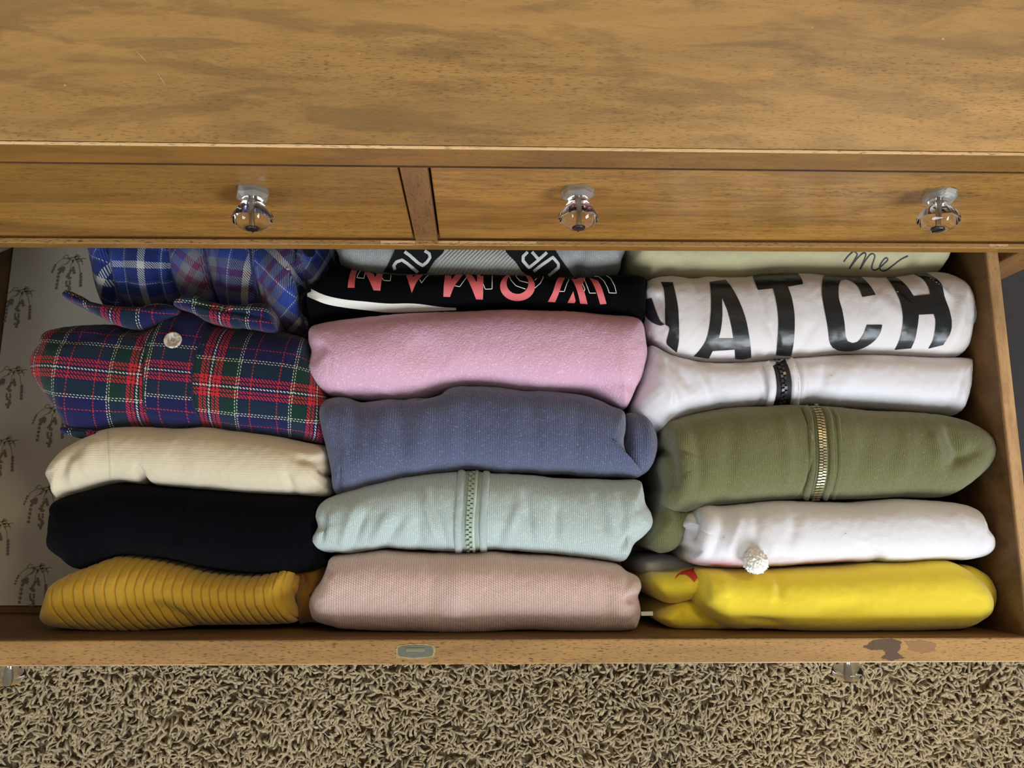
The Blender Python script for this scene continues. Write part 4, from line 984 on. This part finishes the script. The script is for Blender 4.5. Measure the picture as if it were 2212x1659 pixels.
POMW = cloth('white_brushed', (240, 238, 240), (228, 222, 220), nap=.3, mott=.25)
t = NT('white_cloth_pink_hem'); ob = t.coord('Object'); sx = t.n.new('ShaderNodeSeparateXYZ'); t.l.new(ob, sx.inputs[0])
ya, yb = at(1600, 1208, -.03).y, at(1600, 1222, -.03).y
xa_, xb_ = at(1540, 1215, -.03).x, at(1900, 1215, -.03).x
fy = t.n.new('ShaderNodeMapRange'); fy.inputs[1].default_value = ya + .004; fy.inputs[2].default_value = yb; t.l.new(sx.outputs[1], fy.inputs[0])
fx = t.n.new('ShaderNodeMapRange'); fx.inputs[1].default_value = xb_; fx.inputs[2].default_value = xb_ - .03; t.l.new(sx.outputs[0], fx.inputs[0])
f = t.math('MULTIPLY', fy.outputs[0], fx.outputs[0]); f = t.math('MULTIPLY', f, t.ramp(t.noise(ob, 30, 2), [(.35, (.3,) * 3), (.6, (1,) * 3)]))
t.base(t.mix(f, lin((220, 219, 224)), lin((176, 104, 112)))); t.b.inputs['Roughness'].default_value = .85; t.bump(t.noise(ob, 700, 3), .25, .001)
pomw = pillow('white_pompom_shirt', [(1481, 1160), (1486, 1140), (1480, 1126), (1490, 1106), (1525, 1091), (1580, 1091), (1650, 1083), (1750, 1080), (1850, 1081), (1950, 1078), (2030, 1082), (2098, 1092), (2112, 1112), (2122, 1138), (2141, 1168), (2136, 1198), (2098, 1209), (2060, 1210), (1900, 1216), (1750, 1223), (1650, 1226), (1560, 1226), (1512, 1222), (1490, 1204)],
    t.m, ztop=-.012, drop=.046, wr=.0016, wscale=(14, 6), seed=26, n=2.4, creases=[((1510, 1100), (1500, 1170), 6, -4), ((1535, 1098), (1520, 1200), 14, 3), ((1570, 1100), (1530, 1215), 10, -2), ((1600, 1110), (1570, 1190), 9, 2), ((1640, 1095), (1620, 1180), 12, -2), ((1720, 1100), (1700, 1180), 12, -1.8), ((1490, 1180), (1515, 1200), 10, -3.5), ((1850, 1180), (1930, 1215), 8, -2.5), ((1500, 1125), (1492, 1150), 7, 3), ((2070, 1110), (2110, 1190), 14, -1.5)],
    label='white top with a small white pompom, behind the yellow garment', cat='top')
sf = Surf(pomw); h, nn = sf.hit(1625, 1200, .009)
bm = bmesh.new(); bmesh.ops.create_icosphere(bm, subdivisions=5, radius=.0115)
for v in bm.verts:
    d = v.co.normalized(); v.co = d * (.0115 + .0016 * noise.noise(d * 3.5) + .0020 * noise.noise(d * 9) + .0008 * noise.noise(d * 24))
bmesh.ops.translate(bm, verts=bm.verts, vec=h)
obj('pompom', bm, cloth('pompom_wool', (244, 243, 238), (240, 238, 232), nap=.35, fuzz=700, sheen=.6), pomw, True)
pillow('lower_fold', [(1382, 1222), (1392, 1204), (1440, 1198), (1500, 1206), (1530, 1228), (1500, 1243), (1400, 1243)], cloth('white_lower_cloth', (206, 202, 206), nap=.3), pomw, ztop=-.085, drop=.022, step=.0025, rings=14, seed=27)

yellow = pillow('yellow_shirt', [(1506, 1252), (1507, 1240), (1514, 1230), (1560, 1228), (1650, 1229), (1750, 1226), (1850, 1220), (1950, 1214), (2010, 1208), (2048, 1208), (2086, 1226), (2122, 1258), (2140, 1295), (2138, 1328), (2110, 1350), (2076, 1362), (1950, 1365), (1800, 1366), (1650, 1362), (1590, 1360), (1550, 1346), (1524, 1322), (1505, 1300), (1502, 1275)],
    M_YEL, ztop=-.014, drop=.046, wr=.0014, wscale=(12, 6), seed=28, n=2.5, creases=[((1510, 1235), (1500, 1290), 8, 3), ((1530, 1240), (1525, 1300), 8, -2), ((1685, 1240), (1680, 1290), 8, -2), ((1660, 1245), (1665, 1300), 12, 1.6), ((1760, 1320), (1860, 1310), 16, -1.8), ((1600, 1335), (1700, 1350), 8, -1.5), ((1560, 1240), (1570, 1290), 12, 1.2)],
    label='bright yellow top in the front right corner of the drawer', cat='top')
pillow('back_fold', [(2080, 1230), (2118, 1230), (2148, 1254), (2156, 1282), (2148, 1315), (2126, 1336), (2090, 1320)], M_YEL, yellow, ztop=-.035, drop=.03, step=.0025, rings=14, seed=29)
lf = pillow('sleeve_fold', [(1404, 1262), (1415, 1242), (1460, 1234), (1516, 1230), (1524, 1262), (1510, 1288), (1456, 1305), (1425, 1295)], M_YEL, yellow, ztop=-.040, drop=.03, step=.0022, rings=14, seed=30, wr=.0025)
pillow('sleeve_fold', [(1418, 1335), (1440, 1312), (1472, 1298), (1505, 1294), (1560, 1318), (1640, 1348), (1600, 1362), (1500, 1363), (1445, 1354)], M_YEL, yellow, ztop=-.045, drop=.03, step=.0022, rings=14, seed=31, wr=.002, creases=[((1470, 1320), (1460, 1350), 6, -2), ((1500, 1320), (1560, 1340), 8, -3)])
decal('red_print', Surf(lf), [[(1457, 1254), (1463, 1243), (1476, 1235), (1508, 1226), (1510, 1244), (1500, 1258), (1490, 1247), (1480, 1241), (1468, 1242), (1461, 1249)]], plain('red_ink', (206, 54, 42), .6), lf, .0008, cell=4)

# ------------------------------------------------------------ dark upholstered box standing right of the dresser
char = cloth('charcoal_cloth', (58, 56, 58), (50, 48, 50), nap=.5)
so = empty('storage_ottoman', (.95, .05, FL)); tag(so, 'dark charcoal grey boxy furniture piece on the carpet right of the dresser', 'ottoman')
obj('body', box(.70, 1.25, -.36, .5, FL + .02, -.40, .012, 3), char, so, True)
obj('lid', box(.695, 1.255, -.365, .505, -.398, -.35, .014, 3), char, so, True)
for (a, b) in ((.74, -.32), (1.2, -.32), (.74, .45), (1.2, .45)):
    obj('foot', box(a - .02, a + .02, b - .02, b + .02, FL, FL + .022, .003), plain('foot_black', (30, 28, 28), .5), so)

# ------------------------------------------------------------ put the floor at z = 0
for o in S.collection.objects:
    if o.parent is None: o.location.z += LIFT
